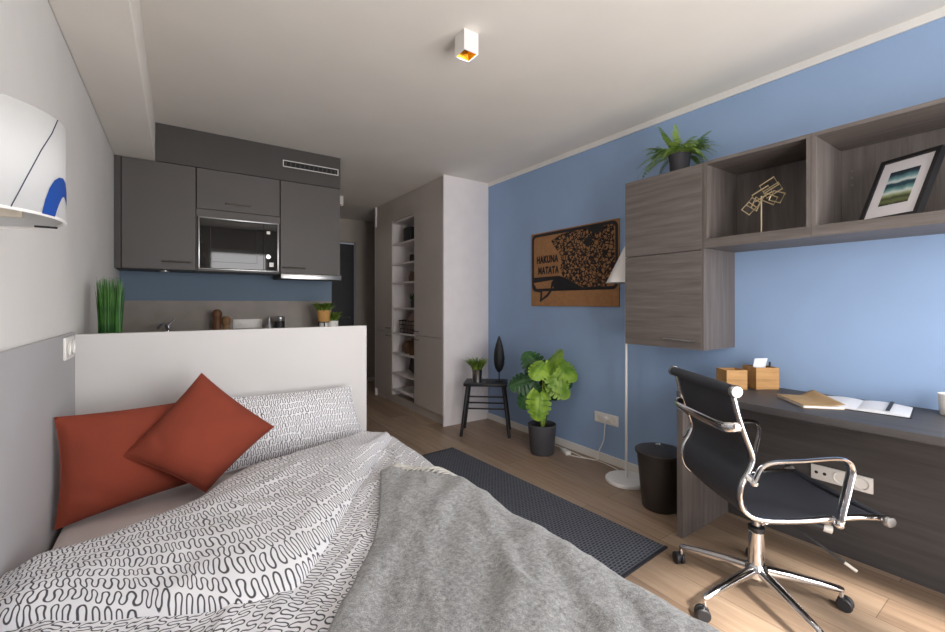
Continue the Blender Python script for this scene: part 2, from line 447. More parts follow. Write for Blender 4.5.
# microwave
t = thing('microwave', 'built-in black glass microwave with thin steel frame', 'microwave', (.4065, KY, 1.506))
B(-.277, .277, .012, .33, .002, .396).build('body', 'black_plastic', t, smooth=False)
mb = MB(); w = .008
mb.box(-.279, .279, -.012, .012, 0, w, bev=.002).box(-.279, .279, -.012, .012, .398-w, .398, bev=.002).box(-.279, -.279+w, -.012, .012, w, .398-w, bev=.002).box(.279-w, .279, -.012, .012, w, .398-w, bev=.002)
mb.build('frame', 'steel', t)
dr = B(-.266, .165, -.004, .012, .013, .385).build('door', 'oven', t, smooth=False)
MB().box(-.20, .12, -.0045, -.004, .06, .06+.002).box(-.20, .12, -.0045, -.004, .33, .332).box(-.20, -.198, -.0045, -.004, .06, .33).box(.118, .12, -.0045, -.004, .06, .33).build('window_outline', 'black_plastic', dr, smooth=False)
cp = B(.168, .266, -.004, .012, .013, .385).build('control_panel', 'oven', t, smooth=False)
k = MB().lathe([(0, -.02), (.017, -.02), (.02, -.004), (.02, 0)], 24, M4=Matrix.Translation((.2, -.004, .12)) @ Matrix.Rotation(-PI/2, 4, 'X'))
k.build('knob', 'steel', cp)
B(.19, .216, -.0052, -.004, .305, .33).build('display', 'white_plastic', cp, smooth=False)
B(.21, .242, -.0052, -.004, .04, .075).build('sticker', 'white_plastic', cp, smooth=False)
# vent
t = thing('air_vent', 'slim white-framed air vent grille in the dark fascia', 'vent', (.95, KY, 2.387))
mb = MB(); mb.box(-.23, .23, -.008, 0, 0, .006).box(-.23, .23, -.008, 0, .05, .056).box(-.23, -.224, -.008, 0, .006, .05).box(.224, .23, -.008, 0, .006, .05)
mb.build('frame', 'white_plastic', t, smooth=False)
B(-.224, .224, -.001, .0, .006, .05).build('backing', 'gap', t, smooth=False)
for i in range(12):
    x = -.205+i*.0373; B(x-.004, x+.004, -.006, -.001, .006, .05).build('slat', 'kitchen_dark', t, smooth=False)
# hood
t = thing('extractor_hood', 'slim steel extractor hood under the right wall cabinet', 'extractor hood', (.95, KY, 1.452))
B(-.25, .25, -.02, .30, .004, .0415, bev=.003).build('body', 'kitchen_dark', t)
B(-.25, .25, -.028, -.02, .0, .0415, bev=.003).build('front_lip', 'steel', t)
# worktop and splashback
struct('trim_5', B(LX+.001, 1.22, BY-.012, BY-.0005, .921, 1.268), 'splash', 'grey brown splashback panel behind the kitchen worktop', 'splashback')
o = MB().box(LX+.001, 1.2, 3.54, BY-.013, .882, .92, bev=.002).box(LX+.001, .1, PY+.041, 3.54, .882, .92).build('worktop', 'splash', smooth=False)
tag(o, 'grey kitchen worktop behind the white partition, under the splashback', 'worktop')
t = thing('base_cabinet', 'grey base cabinets under the kitchen worktop behind the partition', 'kitchen cabinet', (LX+.001, BY-.013, 0))
MB().box(0, 1.561, -.547, 0, .10, .881).box(0, .42, -1.70, -.547, .10, .881).build('body', 'kitchen', t, smooth=False)
MB().box(0, 1.52, -.50, -.002, 0, .0995).box(0, .38, -1.70, -.50, 0, .0995).build('plinth', 'kitchen_dark', t, smooth=False)
for x0 in (.44, 1.0):
    dr = B(x0, x0+.555, -.567, -.548, .105, .875, bev=.0015).build('door', 'kitchen', t, smooth=False)
    bar_handle(dr, x0+.2, x0+.36, -.567, .83)
# faucet
t = thing('kitchen_faucet', 'low chrome kitchen faucet in front of the grey splashback', 'faucet', (-.06, 3.98, .921), .5)
MB().lathe([(0, 0), (.026, 0), (.026, .05), (.018, .07), (.018, .16), (0, .165)], 20).build('body', 'chrome', t)
MB().tube(smoothpath([(0, 0, .11), (-.03, -.03, .16), (-.07, -.07, .175), (-.13, -.12, .15)]), .011, 10).build('spout', 'chrome', t)
MB().tube([(0, 0, .16), (.05, .01, .20)], .007, 8).build('lever', 'chrome', t)
# mills, bottle, canister on the worktop
o = MB().lathe([(0, 0), (.032, 0), (.034, .02), (.027, .09), (.031, .17), (.025, .19), (.034, .215), (.036, .25), (.02, .275), (0, .278)], 24).build('pepper_mill', 'mill', loc=(.262, 4.0, .921)); tag(o, 'tall dark brown wooden pepper mill on the kitchen worktop', 'pepper mill')
o = MB().lathe([(0, 0), (.032, 0), (.034, .04), (.03, .12), (.022, .145), (.033, .165), (.033, .205), (.02, .22), (0, .222)], 24).build('salt_mill', 'mill_light', loc=(.325, 3.99, .921)); tag(o, 'shorter light wooden mill right of the dark mill', 'salt mill')
o = MB().lathe([(0, 0), (.034, 0), (.036, .02), (.034, .12), (.02, .16), (.014, .18), (.016, .205), (0, .207)], 24).build('bottle', 'bottle', loc=(.645, 3.99, .921)); tag(o, 'small grey metal bottle beside the kitchen socket strip', 'bottle')
t = thing('canister', 'black canister with steel band right of the grey bottle', 'canister', (.725, 3.98, .921))
MB().lathe([(0, 0), (.042, 0), (.042, .17), (.038, .172), (0, .172)], 28).build('body', 'black_plastic', t)
MB().lathe([(.043, .172), (.044, .174), (.044, .205), (.03, .214), (0, .214)], 28).build('lid', 'steel', t)

def socket_strip(name, label, n, loc, rotz, w=.075, hgt=.08, types=None):
    """local: x along the strip, -y out of the wall"""
    t = thing(name, label, 'power socket', loc, rotz)
    B(-n*w/2, n*w/2, -.01, -.0005, 0, hgt, bev=.003).build('frame', 'white_plastic', t)
    for i in range(n):
        cx = -n*w/2+w*(i+.5); ty = types[i] if types else 's'
        if ty == 's':
            f = MB().lathe([(.027, 0), (.030, .002), (.030, .0035), (.026, .0035), (.023, -.006), (0, -.006)], 24, M4=Matrix.Translation((cx, -.0108, hgt/2)) @ Matrix.Rotation(PI/2, 4, 'X')).build('socket', 'white_plastic', t)
            MB().sphere((cx-.009, -.006, hgt/2), .0028, 8).sphere((cx+.009, -.006, hgt/2), .0028, 8).build('hole', 'gap', f)
        elif ty == 'd':
            MB().sphere((cx-.017, -.0098, hgt/2), .008, 12, (1, .3, 1)).sphere((cx+.017, -.0098, hgt/2), .008, 12, (1, .3, 1)).build('port', 'gap', t)
        else:
            B(cx-.027, cx+.027, -.0145, -.01, .012, hgt-.012, bev=.002).build('rocker', 'white_plastic', t)
    return t
socket_strip('socket_strip', 'white triple socket strip on the kitchen splashback', 3, (.50, BY-.012, 1.03), 0)

def grass_tuft(name, mat, parent, n, h0, h1, r0, spread, w=.004, droop=.3, z0=0.0):
    mb = MB()
    for i in range(n):
        a = random.random()*2*PI; rr = r0*math.sqrt(random.random()); hh = h0+(h1-h0)*random.random()
        p0 = V((rr*math.cos(a), rr*math.sin(a), z0)); out = V((math.cos(a), math.sin(a), 0))
        a2 = random.random()*2*PI; side = V((math.cos(a2), math.sin(a2), 0)); sp = spread*(.3+random.random())
        L = []
        for k in range(6):
            t = k/5; q = p0+out*(sp*t*t)+V((0, 0, hh*(t-droop*t*t*t*random.uniform(.8, 1)*(.5))))
            L.append((q, w*(1-t**2*.9)))
        for (a_, wa), (b_, wb) in zip(L, L[1:]): mb.quad(a_-side*wa, a_+side*wa, b_+side*wb, b_-side*wb)
    return mb.build(name, mat, parent, weld=False, normals=False)
# tall grass plant behind partition
t = thing('grass_plant', 'tall dense green grass plant behind the partition by the left wall', 'plant', (-.262, 2.62, .921))
MB().lathe([(0, 0), (.045, 0), (.05, .12), (.047, .12), (.044, .02), (0, .02)], 24).build('pot', 'white_plastic', t)
MB().lathe([(0, .11), (.046, .11)], 20).build('soil', 'soil', t)
grass_tuft('blades', 'leaf_grass', t, 420, .28, .37, .042, .014, .0035, .1, .1)
# two herb pots
t = thing('potted_herb', 'ochre pot of trailing green herbs on dark wire stand by partition end', 'potted plant', (1.065, 3.85, .921))
for a in range(3):
    aa = a*2.094+.4; MB().rod((.06*math.cos(aa), .06*math.sin(aa), 0), (.045*math.cos(aa), .045*math.sin(aa), .17), .005, 8).build('stand_leg', 'black_metal', t)
MB().tube([(.046*math.cos(i*2*PI/24), .046*math.sin(i*2*PI/24), .16) for i in range(24)], .004, 6, closed=True).build('stand_ring', 'black_metal', t)
MB().lathe([(0, .06), (.03, .06), (.04, .16), (.04, .165)], 24).build('lower_pot', 'white_plastic', t)
MB().lathe([(0, .162), (.044, .162), (.05, .165), (.056, .265), (.05, .265), (.046, .25), (0, .25)], 24).build('upper_pot', 'terracotta', t)
grass_tuft('foliage', 'leaf_small', t, 240, .06, .14, .05, .075, .009, .9, .25)
t = thing('potted_herb', 'small white pot with green sprigs right of the ochre pot', 'potted plant', (1.150, 3.86, .921))
MB().lathe([(0, 0), (.038, 0), (.046, .17), (.042, .17), (.04, .15), (0, .15)], 24).build('pot', 'white_plastic', t)
grass_tuft('foliage', 'leaf_small', t, 170, .07, .15, .035, .05, .009, .7, .15)

# ------------------------------------------------------------------ ceiling spots
def spot(label, loc):
    t = thing('ceiling_spot', label, 'ceiling light', loc, 0, 'square ceiling spots')
    w = .041; hgt = .1
    mb = MB()
    for sx0, sx1, sy0, sy1 in ((-w, w, -w, -w+.004), (-w, w, w-.004, w), (-w, -w+.004, -w+.004, w-.004), (w-.004, w, -w+.004, w-.004)): mb.box(sx0, sx1, sy0, sy1, -hgt, 0)
    mb.build('housing', 'white_metal', t, smooth=False)
    mb = MB(); a = w-.0045; b = .014; z0 = -hgt+.002; z1 = -.04
    q = lambda s, z: [V((-s, -s, z)), V((s, -s, z)), V((s, s, z)), V((-s, s, z))]
    A = q(a, z0); Bq = q(b, z1)
    for i in range(4): mb.quad(A[i], A[(i+1) % 4], Bq[(i+1) % 4], Bq[i])
    mb.quad(*Bq)
    mb.build('reflector', 'gold_in', t, smooth=False, normals=False)
    return t
sp = spot('white cube ceiling spot with gold inside near the room centre', (1.152, 1.711, H-.0005))
copy_thing(sp, (1.62, 5.2, H-.0005), 'small white cube ceiling spot far down the corridor')

# ------------------------------------------------------------------ closet
def closet():
    x0, x1 = CX, WX-.016
    t = thing('wardrobe', 'tall taupe built-in wardrobe with open shelf column', 'wardrobe', (CX, CY0, 0))
    D = WX-.001-CX; Y = lambda y: y-CY0
    B(0, D, 0, .02, 0, H-.002).build('end_panel', 'closet_white', t, smooth=False)
    B(0, D, Y(CY1)-.02, Y(CY1), 0, H-.002).build('far_panel', 'closet_white', t, smooth=False)
    MB().box(.022, D, .021, Y(CY1)-.021, 2.275, H-.002).build('filler', 'closet', t, smooth=False)
    B(.03, D, .021, Y(CY1)-.021, .0, .10).build('plinth', 'closet', t, smooth=False)
    ya, yb = 4.344, 4.947
    MB().box(.021, D, Y(ya)-.02, Y(ya), .101, 2.274).box(.021, D, Y(yb), Y(yb)+.02, .101, 2.274).build('divider', 'closet_white', t, smooth=False)
    B(D-.02, D-.001, Y(ya)+.001, Y(yb)-.001, .101, 2.274).build('back', 'closet', t, smooth=False)
    for z in (.115, .183, .387, .637, .887, 1.193, 1.5, 1.731, 1.982, 2.258):
        if z == .115: continue
        B(.003, D-.021, Y(ya)+.001, Y(yb)-.001, z-.018, z).build('shelf', 'closet_white', t, smooth=False)
    for (a, b) in ((CY0+.022, ya-.002), (yb+.002, CY1-.022)):
        near = a < 4
        for (z0, z1, hz) in ((.105, .884, .84), (.89, 2.27, .935)):
            dr = B(0, .019, Y(a), Y(b), z0, z1, bev=.0015).build('door', 'closet', t, smooth=False)
            hy = (Y(b)-.12, Y(b)-.03) if near else (Y(a)+.03, Y(a)+.14)
            MB().tube([(0, hy[0], hz), (-.025, hy[0], hz), (-.025, hy[1], hz), (0, hy[1], hz)], .005, 8).build('handle', 'handle', dr)
    B(.023, D-.001, .021, Y(ya)-.021, .101, 2.274).build('body', 'closet', t, smooth=False)
    B(.023, D-.001, Y(yb)+.021, Y(CY1)-.021, .101, 2.274).build('body', 'closet', t, smooth=False)
closet()
# things on the wardrobe shelves (x depth, y along)
t = thing('wire_basket', 'black wire basket holding folded pink cloth on the wardrobe shelf', 'basket', (2.35, 4.60, .888))
mb = MB(); 
for z, s in ((.002, .9), (.05, .93), (.10, .96), (.15, 1.0)):
    mb.tube([(-.13*s, -.17*s, z), (.13*s, -.17*s, z), (.13*s, .17*s, z), (-.13*s, .17*s, z)], .005 if z < .14 else .008, 6, closed=True)
for i in range(9):
    y = -.17+.34*i/8
    for x in (-.13, .13): mb.rod((x*.9, y*.9, .002), (x, y, .15), .003, 5)
for i in range(7):
    x = -.13+.26*i/6
    for y in (-.17, .17): mb.rod((x*.9, y*.9, .002), (x, y, .15), .003, 5)
mb.box(-.115, .115, -.15, .15, .0, .004)
mb.build('basket', 'black_metal', t)
mb = MB(); mb.grid(lambda u, v: V((-.10+.2*u, -.14+.28*v, .01+.25*(max(0, math.sin(PI*u))*max(0, math.sin(PI*v)))**.35+.008*noise.noise((u*9, v*9, 3)))), 18, 18)
mb.build('cloth', 'pink_cloth', t)
o = MB().lathe([(0, 0), (.06, 0), (.09, .04), (.095, .09), (.07, .14), (.05, .15), (.05, .145), (.066, .135), (0, .1)], 28).build('bowl', 'brown_item', loc=(2.33, 4.70, .638)); tag(o, 'round brown bowl on the wardrobe shelf below the basket', 'bowl')
o = MB().lathe([(0, 0), (.05, 0), (.06, .05), (.045, .12), (.025, .17), (.03, .19), (0, .19)], 24).build('vase', 'mill', loc=(2.29, 4.52, .638)); tag(o, 'small dark brown vase right of the brown bowl', 'vase')
t = thing('book', 'dark book leaning on the low wardrobe shelf', 'book', (2.33, 4.60, .392))
MB().box(-.02, .02, -.09, .09, 0, .2, M4=Matrix.Rotation(.30, 4, 'X')).build('cover', 'dark_door', t, smooth=False, loc=(0, 0, .027))
for i, zz in enumerate((.184, .198, .212)):
    o = MB().lathe([(0, 0), (.07, 0), (.12, .012), (.118, .0145), (.07, .005), (0, .005)], 32).build('plate', 'white_plastic', loc=(2.35, 4.60, zz)); tag(o, ['bottom white plate of the stack on the lowest wardrobe shelf', 'middle white plate of the stack on the lowest wardrobe shelf', 'top white plate of the stack on the lowest wardrobe shelf'][i], 'plate', 'plates in the wardrobe')
o = B(-.1, .1, -.09, .09, 0, .17, bev=.008).build('storage_box', 'dark_door', loc=(2.34, 4.60, 1.983)); tag(o, 'dark storage box on the top open wardrobe shelf', 'box')
o = MB().lathe([(0, 0), (.05, 0), (.055, .06), (.04, .11), (.045, .12), (0, .115)], 24).build('jar', 'brown_item', loc=(2.30, 4.55, 1.501)); tag(o, 'small dark jar on the third open wardrobe shelf from top', 'jar')
o = MB().lathe([(0, 0), (.045, 0), (.05, .05), (.045, .09), (0, .09)], 24).build('cup', 'dark_door', loc=(2.30, 4.54, 1.732)); tag(o, 'dark cup on the second open wardrobe shelf from top', 'cup')
t = thing('shelf_plant', 'small dark leafy plant on the wardrobe shelf above the basket', 'plant', (2.32, 4.56, 1.194))
MB().lathe([(0, 0), (.04, 0), (.05, .08), (.045, .08), (0, .07)], 24).build('pot', 'charcoal_pot', t)
grass_tuft('foliage', 'leaf_dark', t, 60, .06, .16, .03, .07, .008, .6, .07)

# ------------------------------------------------------------------ wall lamp
t = thing('wall_lamp', 'white half-drum fabric wall lamp with blue printed arch above the bed', 'wall lamp', (LX, 1.18, 1.415))
R0 = .172
MB().lathe([(R0, 0), (R0, .192)], 48, a0=-PI/2, a1=PI/2).build('shade', 'white_fabric', t, solid=.003, normals=False)
MB().tube([(R0*math.cos(a), R0*math.sin(a), 0) for a in [(-90+180*i/40)*PI/180 for i in range(41)]], .003, 6).build('rim', 'white_metal', t)
MB().box(.0005, .012, -.12, .12, -.03, .15, bev=.002).build('backplate', 'cream', t)
for yb in (.06, -.075): B(.012, .10, yb, yb+.015, .01, .03).build('bracket', 'cream', t, smooth=False)
MB().lathe([(0, 0), (.02, 0), (.02, .05), (.032, .08), (.03, .11), (0, .13)], 20, M4=Matrix.Translation((.07, 0, .03))).build('bulb', 'white_plastic', t)
B(.115, .15, .075, .08, -.006, -.002).build('clip', 'black_metal', t)
def cyl(a, z, r=R0+.0025): a = math.radians(a); return V((r*math.cos(a), r*math.sin(a), z-1.415))
MB().tube([cyl(a, z) for a, z in ((-13, 1.606), (-19, 1.573), (-27.3, 1.533), (-36.5, 1.473), (-44.1, 1.417))], .0009, 6).build('printed_line', 'print_dark', t)
mb = MB()
outer = [(-27, 1.416), (-24.5, 1.443), (-21, 1.468), (-16.5, 1.486), (-11, 1.496), (-5, 1.499), (1, 1.494), (7, 1.478), (11, 1.46)]
inner = [(-16, 1.416), (-13.5, 1.432), (-10.5, 1.446), (-7, 1.458), (-4, 1.463), (-1, 1.462), (3, 1.456), (7, 1.449), (11, 1.44)]
lp = lambda p, q, k: (p[0]+(q[0]-p[0])*k, p[1]+(q[1]-p[1])*k)
for i in range(len(outer)-1):
    for k in range(6): mb.quad(cyl(*lp(outer[i], inner[i], k/6)), cyl(*lp(outer[i+1], inner[i+1], k/6)), cyl(*lp(outer[i+1], inner[i+1], (k+1)/6)), cyl(*lp(outer[i], inner[i], (k+1)/6)))
mb.build('printed_arch', 'print_blue', t)

socket_strip('wall_socket', 'white double socket on the grey wall panel beside the partition', 2, (LX+.012, 2.235, 1.035), PI/2, w=.08, hgt=.085)

# ------------------------------------------------------------------ bed
XE = .90
t = thing('bed', 'low single bed with pale sheet against the partition', 'bed', (.27, 1.35, 0))
B(-.61, .53, -.98, 1.03, .06, .22, bev=.006).build('frame', 'bedbase', t)
for sx in (-.55, .48):
    for sy in (-.9, .95): B(sx-.03, sx+.03, sy-.03, sy+.03, 0, .06).build('leg', 'bedbase', t, smooth=False)
B(-.605, .54, -.97, 1.035, .221, .485, bev=.035).build('mattress', 'sheet', t)

HEAD = [(-.345, 1.55), (-.26, 1.575), (-.09, 1.65), (.05, 1.745), (.13, 1.86), (.24, 1.95), (.41, 2.01), (.55, 2.04), (.70, 2.06), (.84, 2.06), (.93, 2.05)]
CRE = [(-.345, 1.30), (-.22, 1.245), (-.105, 1.185), (.04, 1.105), (.135, 1.06), (.225, 1.06), (.30, 1.135), (.40, 1.28), (.52, 1.45), (.71, 1.73), (.87, 1.95)]
def poly_y(P, x):
    if x <= P[0][0]: return P[0][1]
    for (xa, ya), (xb, yb) in zip(P, P[1:]):
        if x <= xb: return ya+(yb-ya)*(x-xa)/(xb-xa)
    return P[-1][1]
def resample(P, n):
    P = smoothpath([(x, y, 0) for x, y in P], 10); Ls = [0]
    for a, b in zip(P, P[1:]): Ls.append(Ls[-1]+(b-a).length)
    out = []
    for i in range(n+1):
        d = Ls[-1]*i/n; k = 0
        while k < len(P)-2 and Ls[k+1] < d: k += 1
        f = (d-Ls[k])/max(1e-6, Ls[k+1]-Ls[k]); out.append(P[k].lerp(P[k+1], min(1, f)))
    return out, Ls[-1]
def top(x, y):
    z = .570+.012*noise.noise((x*3.1, y*2.7, 1.3))+.007*noise.noise((x*9+y*5, y*5-x*2, 4.2))+.006*math.sin((x*.8-y*.55)*24+3*noise.noise((x*4, y*4, 0)))*max(0, noise.noise((x*2, y*2, 9))+.3)
    return z
def duvsurf(x, y):
    z = top(x, y)+.012*smooth01((x-.55)/.3)*smooth01((y-1.2)/.3)
    return z+(.010+.008*smooth01((x-.45)/.3))*ridge(x*1.0-y*.5, y*.45+x*.3, 6, 2.2)-.004
def xedge(y): return .835+.032*smooth01((y-1.25)/.75)
def ridge(x, y, f, s): return max(0, 1-abs(noise.noise((x*f, y*f, s)))*3.2)**2
def drape(x, y, z, r=.05, xe=0.0, off=0.0):
    xe = xe+xedge(y); e = x-xe
    if e <= 0: return V((x, y, z))
    th = min(e/r, PI/2); rest = max(0, e-r*PI/2)
    return V((xe+(r+off)*math.sin(th)+.07*rest+off*0, y, z-r*(1-math.cos(th))-rest))
t = thing('duvet', 'white duvet with dark squiggle lines folded back over the bed', 'duvet', (0, 0, 0))
def duv(u, v):
    x = -.345+u*1.53
    yh = poly_y(HEAD, x)-.03
    y = .40+(yh-.40)*v
    z = duvsurf(x, y)
    dh = yh-y
    k = max(0, 1-(dh/.07))
    z -= .085*(1-math.sqrt(max(0, 1-k*k)))
    dl = x+.345; k = max(0, 1-dl/.05); z -= .05*(1-math.sqrt(max(0, 1-k*k)))
    p = drape(x, y, z)
    ed = x-xedge(y)-.05
    if ed > 0: p.x += .012*math.sin(y*17+2*noise.noise((y*3, 0, 0)))*min(1, ed/.15)
    return p
mb = MB(); mb.grid(duv, 120, 130, lambda u, v: (-.345+u*1.53, .4+1.6*v))
mb.build('lower_layer', 'sq_b', t, solid=.01, normals=False)
hs, hl = resample(HEAD[:10], 110); cs, clen = resample(CRE, 110)
def flap(u, v):
    i = min(110, int(round(u*110)))
    # right-hand fold turns the corner; align head and crease points
    a = hs[i]; b = cs[i]
    q = v
    p = a.lerp(b, q)
    thick = .052*min(1, (b-a).length/.2)
    prof = (1-abs(2*q-1)**3.2)**(1/2.2) if 0 < q < 1 else 0
    z = .550+thick*1.4*prof+.007*noise.noise((p.x*5, p.y*6, 7))*prof+.004*noise.noise((p.x*16, p.y*13, 2))*prof
    lft = smooth01((p.x+.345)/.06); z -= .02*(1-lft)
    # soft diagonal folds
    z += prof*(.009*ridge(p.x*.9-p.y*.35, p.y*.9+p.x*.2, 5, 11.3)+.010*smooth01((p.x-.45)/.3)*ridge(p.x*1.2-p.y, p.y*.4, 8, 3.3)-.003)
    z += .008*math.sin(p.x*16+p.y*9)*prof*max(0, noise.noise((p.x*3, p.y*3, 5))+.2)
    return V((p.x, p.y, z))
mb = MB(); P = mb.grid(flap, 110, 44, lambda u, v: (hl*u, -.42*v+.2*u))
mb.grid(lambda u, v: V((*flap(u, v).xy, .549)), 110, 4, lambda u, v: (hl*u, -.42*v))
mb.build('turned_back_flap', 'sq_a', t)

# throw
TL_ = [(.665, 1.60), (.505, 1.235), (.352, .995), (.255, .865), (.05, .60), (-.06, .43)]
ts, tlen = resample(TL_, 90)
bdir = V((.66, -.75, 0)).normalized()
t = thing('throw_blanket', 'grey wool throw with fringe draped over the foot of the bed', 'throw blanket', (0, 0, 0))
def thr(u, v):
    i = min(90, int(round(u*90))); base = ts[i]; j = v*1.05
    # keep the whole rectangle on and over the right side of the bed
    p = base+bdir*j
    z = top(p.x, p.y)*.5+duvsurf(p.x, p.y)*.5+.024
    c1 = p.x*.78+p.y*-.62; c2 = p.x*.62+p.y*.78
    z += .012*noise.noise((c1*6, c2*2.0, 3))+.010*noise.noise((c1*17, c2*4, 8))+.009*max(0, math.sin(c1*34+4*noise.noise((c1*3, c2*3, 1))))*max(0, noise.noise((c1*3, c2*3, 6))+.25)
    z -= .010*(1-smooth01(u*tlen/.03))+.006*(1-smooth01(j/.03))
    z += .004*noise.noise((p.x*40, p.y*40, 5))
    q = drape(p.x, p.y, z, r=.06, xe=-.005, off=.022)
    q.z = max(q.z, .02)
    ed = p.x-xedge(p.y)-.1
    if ed > 0: q.x += .015*math.sin(p.y*14)*min(1, ed/.2)
    if q.y < .36: q.y = .36+(q.y-.36)*.2
    return q
mb = MB(); mb.grid(thr, 90, 110)
mb.build('blanket', 'throw', t, solid=.012, normals=False)
mb = MB(); adir = (V((*TL_[0], 0))-V((*TL_[1], 0))).normalized()
for k in range(32):
    v = k/31*.62; p = thr(0, v); Lf = .06+.025*random.random(); sw = random.uniform(-.35, .35)
    pts = []
    for q in range(6):
        s = q/5
        d = (adir*.5+bdir*(.85+sw*.3)).normalized()*Lf*s
        pts.append(p+V((d.x, d.y, .012*math.sin(PI*s)-.004*s)) + (V((.0, 0, -.02*s*s)) if p.x > .82 else V((0, 0, 0))))
    for q in range(1, 6):
        w_ = pts[q]; zz = duvsurf(w_.x, w_.y)+.013
        dd = drape(w_.x, w_.y, zz, r=.06, xe=-.005, off=.012)
        pts[q] = V((dd.x, dd.y, dd.z+.006*math.sin(PI*q/5)))
    mb.tube(pts, [.0042, .0056, .0048, .0058, .0048, .0035], 7)
mb.build('fringe', 'fringe', t)

# cushions: four corners + thickness
def cushion(name, mat, label, cat, corners, thick, uvs=(.5, .5), pinch=.06, seed=0, group=None):
    c = [V(p) for p in corners]     # TL, TR, BR, BL
    cen = sum(c, V((0, 0, 0)))/4
    nrm = (c[1]-c[3]).cross(c[0]-c[2]).normalized()
    if nrm.y > 0: nrm = -nrm
    t = thing(name, label, cat, cen, 0, group)
    def side(sg):
        def fn(u, v):
            a, b = 2*u-1, 2*v-1
            # edges bow inward between the corners
            k = pinch
            uu = a*(1-k*(1-b*b)*a*a); vv = b*(1-k*(1-a*a)*b*b)
            U, W = (uu+1)/2, (vv+1)/2
            p = (c[3].lerp(c[2], U)).lerp(c[0].lerp(c[1], U), W)-cen
            th = thick/2*max(0, (1-a**4)*(1-b**4))**.55*(1-.18*(a*a+b*b))
            if 0 < u < 1 and 0 < v < 1:
                th += .010*noise.noise((a*2.2+seed, b*2.2, sg))*max(0, (1-a*a)*(1-b*b))**.5
                wr = math.sin((abs(a)+abs(b))*9+4*noise.noise((a*2, b*2, seed)))*.004*smooth01((abs(a*b)-.1)/.4)*(1-a*a)**.5*(1-b*b)**.5
                th += wr
            return p+nrm*(th*sg)
        return fn
    mb = MB(); uvf = lambda u, v: (u*uvs[0], v*uvs[1])
    mb.grid(side(1), 44, 40, uvf); mb.grid(side(-1), 44, 40, uvf)
    mb.build('cover', mat, t)
    # piped seam round the rim
    f = side(1); n = 44
    ring = [f(i/n, 0) for i in range(n)]+[f(1, i/n) for i in range(n)]+[f(1-i/n, 1) for i in range(n)]+[f(0, 1-i/n) for i in range(n)]
    MB().tube(ring, .0018, 6, closed=True).build('seam', mat, t)
    return t
cushion('cushion', 'rust', 'rectangular rust cushion in the bed corner against the left wall', 'cushion', ((-.343, 1.99, .862), (.17, 2.235, .835), (.165, 2.15, .505), (-.336, 1.95, .497)), .13, seed=1)
cushion('cushion', 'rust', 'square rust cushion standing on its corner in front of the others', 'cushion', ((.082, 2.105, .957), (.352, 2.055, .70), (.088, 1.915, .528), (-.166, 1.985, .697)), .15, seed=3, pinch=.05)
cushion('pillow', 'sq_c', 'white pillow with dark squiggle lines leaning on the partition', 'pillow', ((.165, 2.33, .80), (.792, 2.33, .79), (.835, 2.20, .52), (.165, 2.17, .50)), .15, (.65, .42), seed=5, pinch=.05)

# ------------------------------------------------------------------ rug
t = thing('rug', 'charcoal woven runner rug on the floor beside the bed', 'rug', (1.64, 2.14, 0), math.radians(3.2))
mb = MB(); mb.grid(lambda u, v: V((-.36+.72*u, -.94+1.88*v, .006+.0015*noise.noise((u*4, v*9, 0)))), 12, 40)
mb.box(-.36, .36, -.94, .94, .0005, .004)
mb.build('weave', 'rug', t)
for y in (-.94, .94): B(-.36, .36, y-.008, y+.008, .0006, .0075).build('end_hem', 'dark_door', t, smooth=False)

# ------------------------------------------------------------------ wall cabinet and shelf over the desk
CF = 2.40
def desk_wall_cabinet():
    y0, y1, z0, z1 = 1.208, 1.713, .984, 2.03
    t = thing('wall_cupboard', 'grey oak wall cupboard with two doors on the blue wall', 'wall cupboard', (CF, (y0+y1)/2, z0))
    hy = (y1-y0)/2; D = WX-CF-.001; Z = z1-z0
    MB().box(.02, D, -hy, -hy+.018, 0, Z).box(.02, D, hy-.018, hy, 0, Z).build('side_panel', 'wood_z', t, smooth=False)
    MB().box(.02, D, -hy+.018, hy-.018, 0, .018).box(.02, D, -hy+.018, hy-.018, Z-.018, Z).build('top_and_bottom', 'wood_y', t, smooth=False)
    B(D-.012, D-.001, -hy+.018, hy-.018, .018, Z-.018).build('back', 'wood_y', t, smooth=False)
    for a, b in ((.001, .560), (.564, Z-.001)):
        dr = B(0, .019, -hy+.013, hy-.002, a, b, bev=.001).build('door', 'wood_y', t, smooth=False)
        if a < .1:
            MB().tube([(0, -hy+.05, .05), (-.025, -hy+.05, .05), (-.025, -hy+.225, .055), (0, -hy+.225, .055)], .0045, 8).build('handle', 'steel', dr)
    B(.001, .019, -hy, -hy+.012, 0, Z).build('edge_strip', 'wood_z', t, smooth=False)
desk_wall_cabinet()
def open_unit(label, y0, y1):
    z0, z1 = 1.555, 2.033
    t = thing('open_shelf_unit', label, 'open shelf', (CF, (y0+y1)/2, z0), 0, 'open shelf units over the desk')
    hy = (y1-y0)/2; D = WX-CF-.001; Z = z1-z0
    B(0, D, -hy, hy, 0, .05).build('bottom_board', 'wood_y', t, smooth=False)
    B(0, D, -hy, hy, Z-.018, Z).build('top_board', 'wood_y', t, smooth=False)
    B(0, D, -hy, -hy+.018, .0505, Z-.0185).build('side_panel', 'wood_z', t, smooth=False)
    B(0, D, hy-.018, hy, .0505, Z-.0185).build('side_panel', 'wood_z', t, smooth=False)
    bk = B(D-.02, D-.001, -hy+.0185, hy-.0185, .0505, Z-.0185).build('back', 'wood_z', t, smooth=False)
    return t, hy, D
open_unit('narrow grey oak open shelf holding the brass sculpture', .7205, 1.2065)
t, hy, D = open_unit('wide grey oak open shelf holding the framed picture', -.20, .7195)
mb = MB()
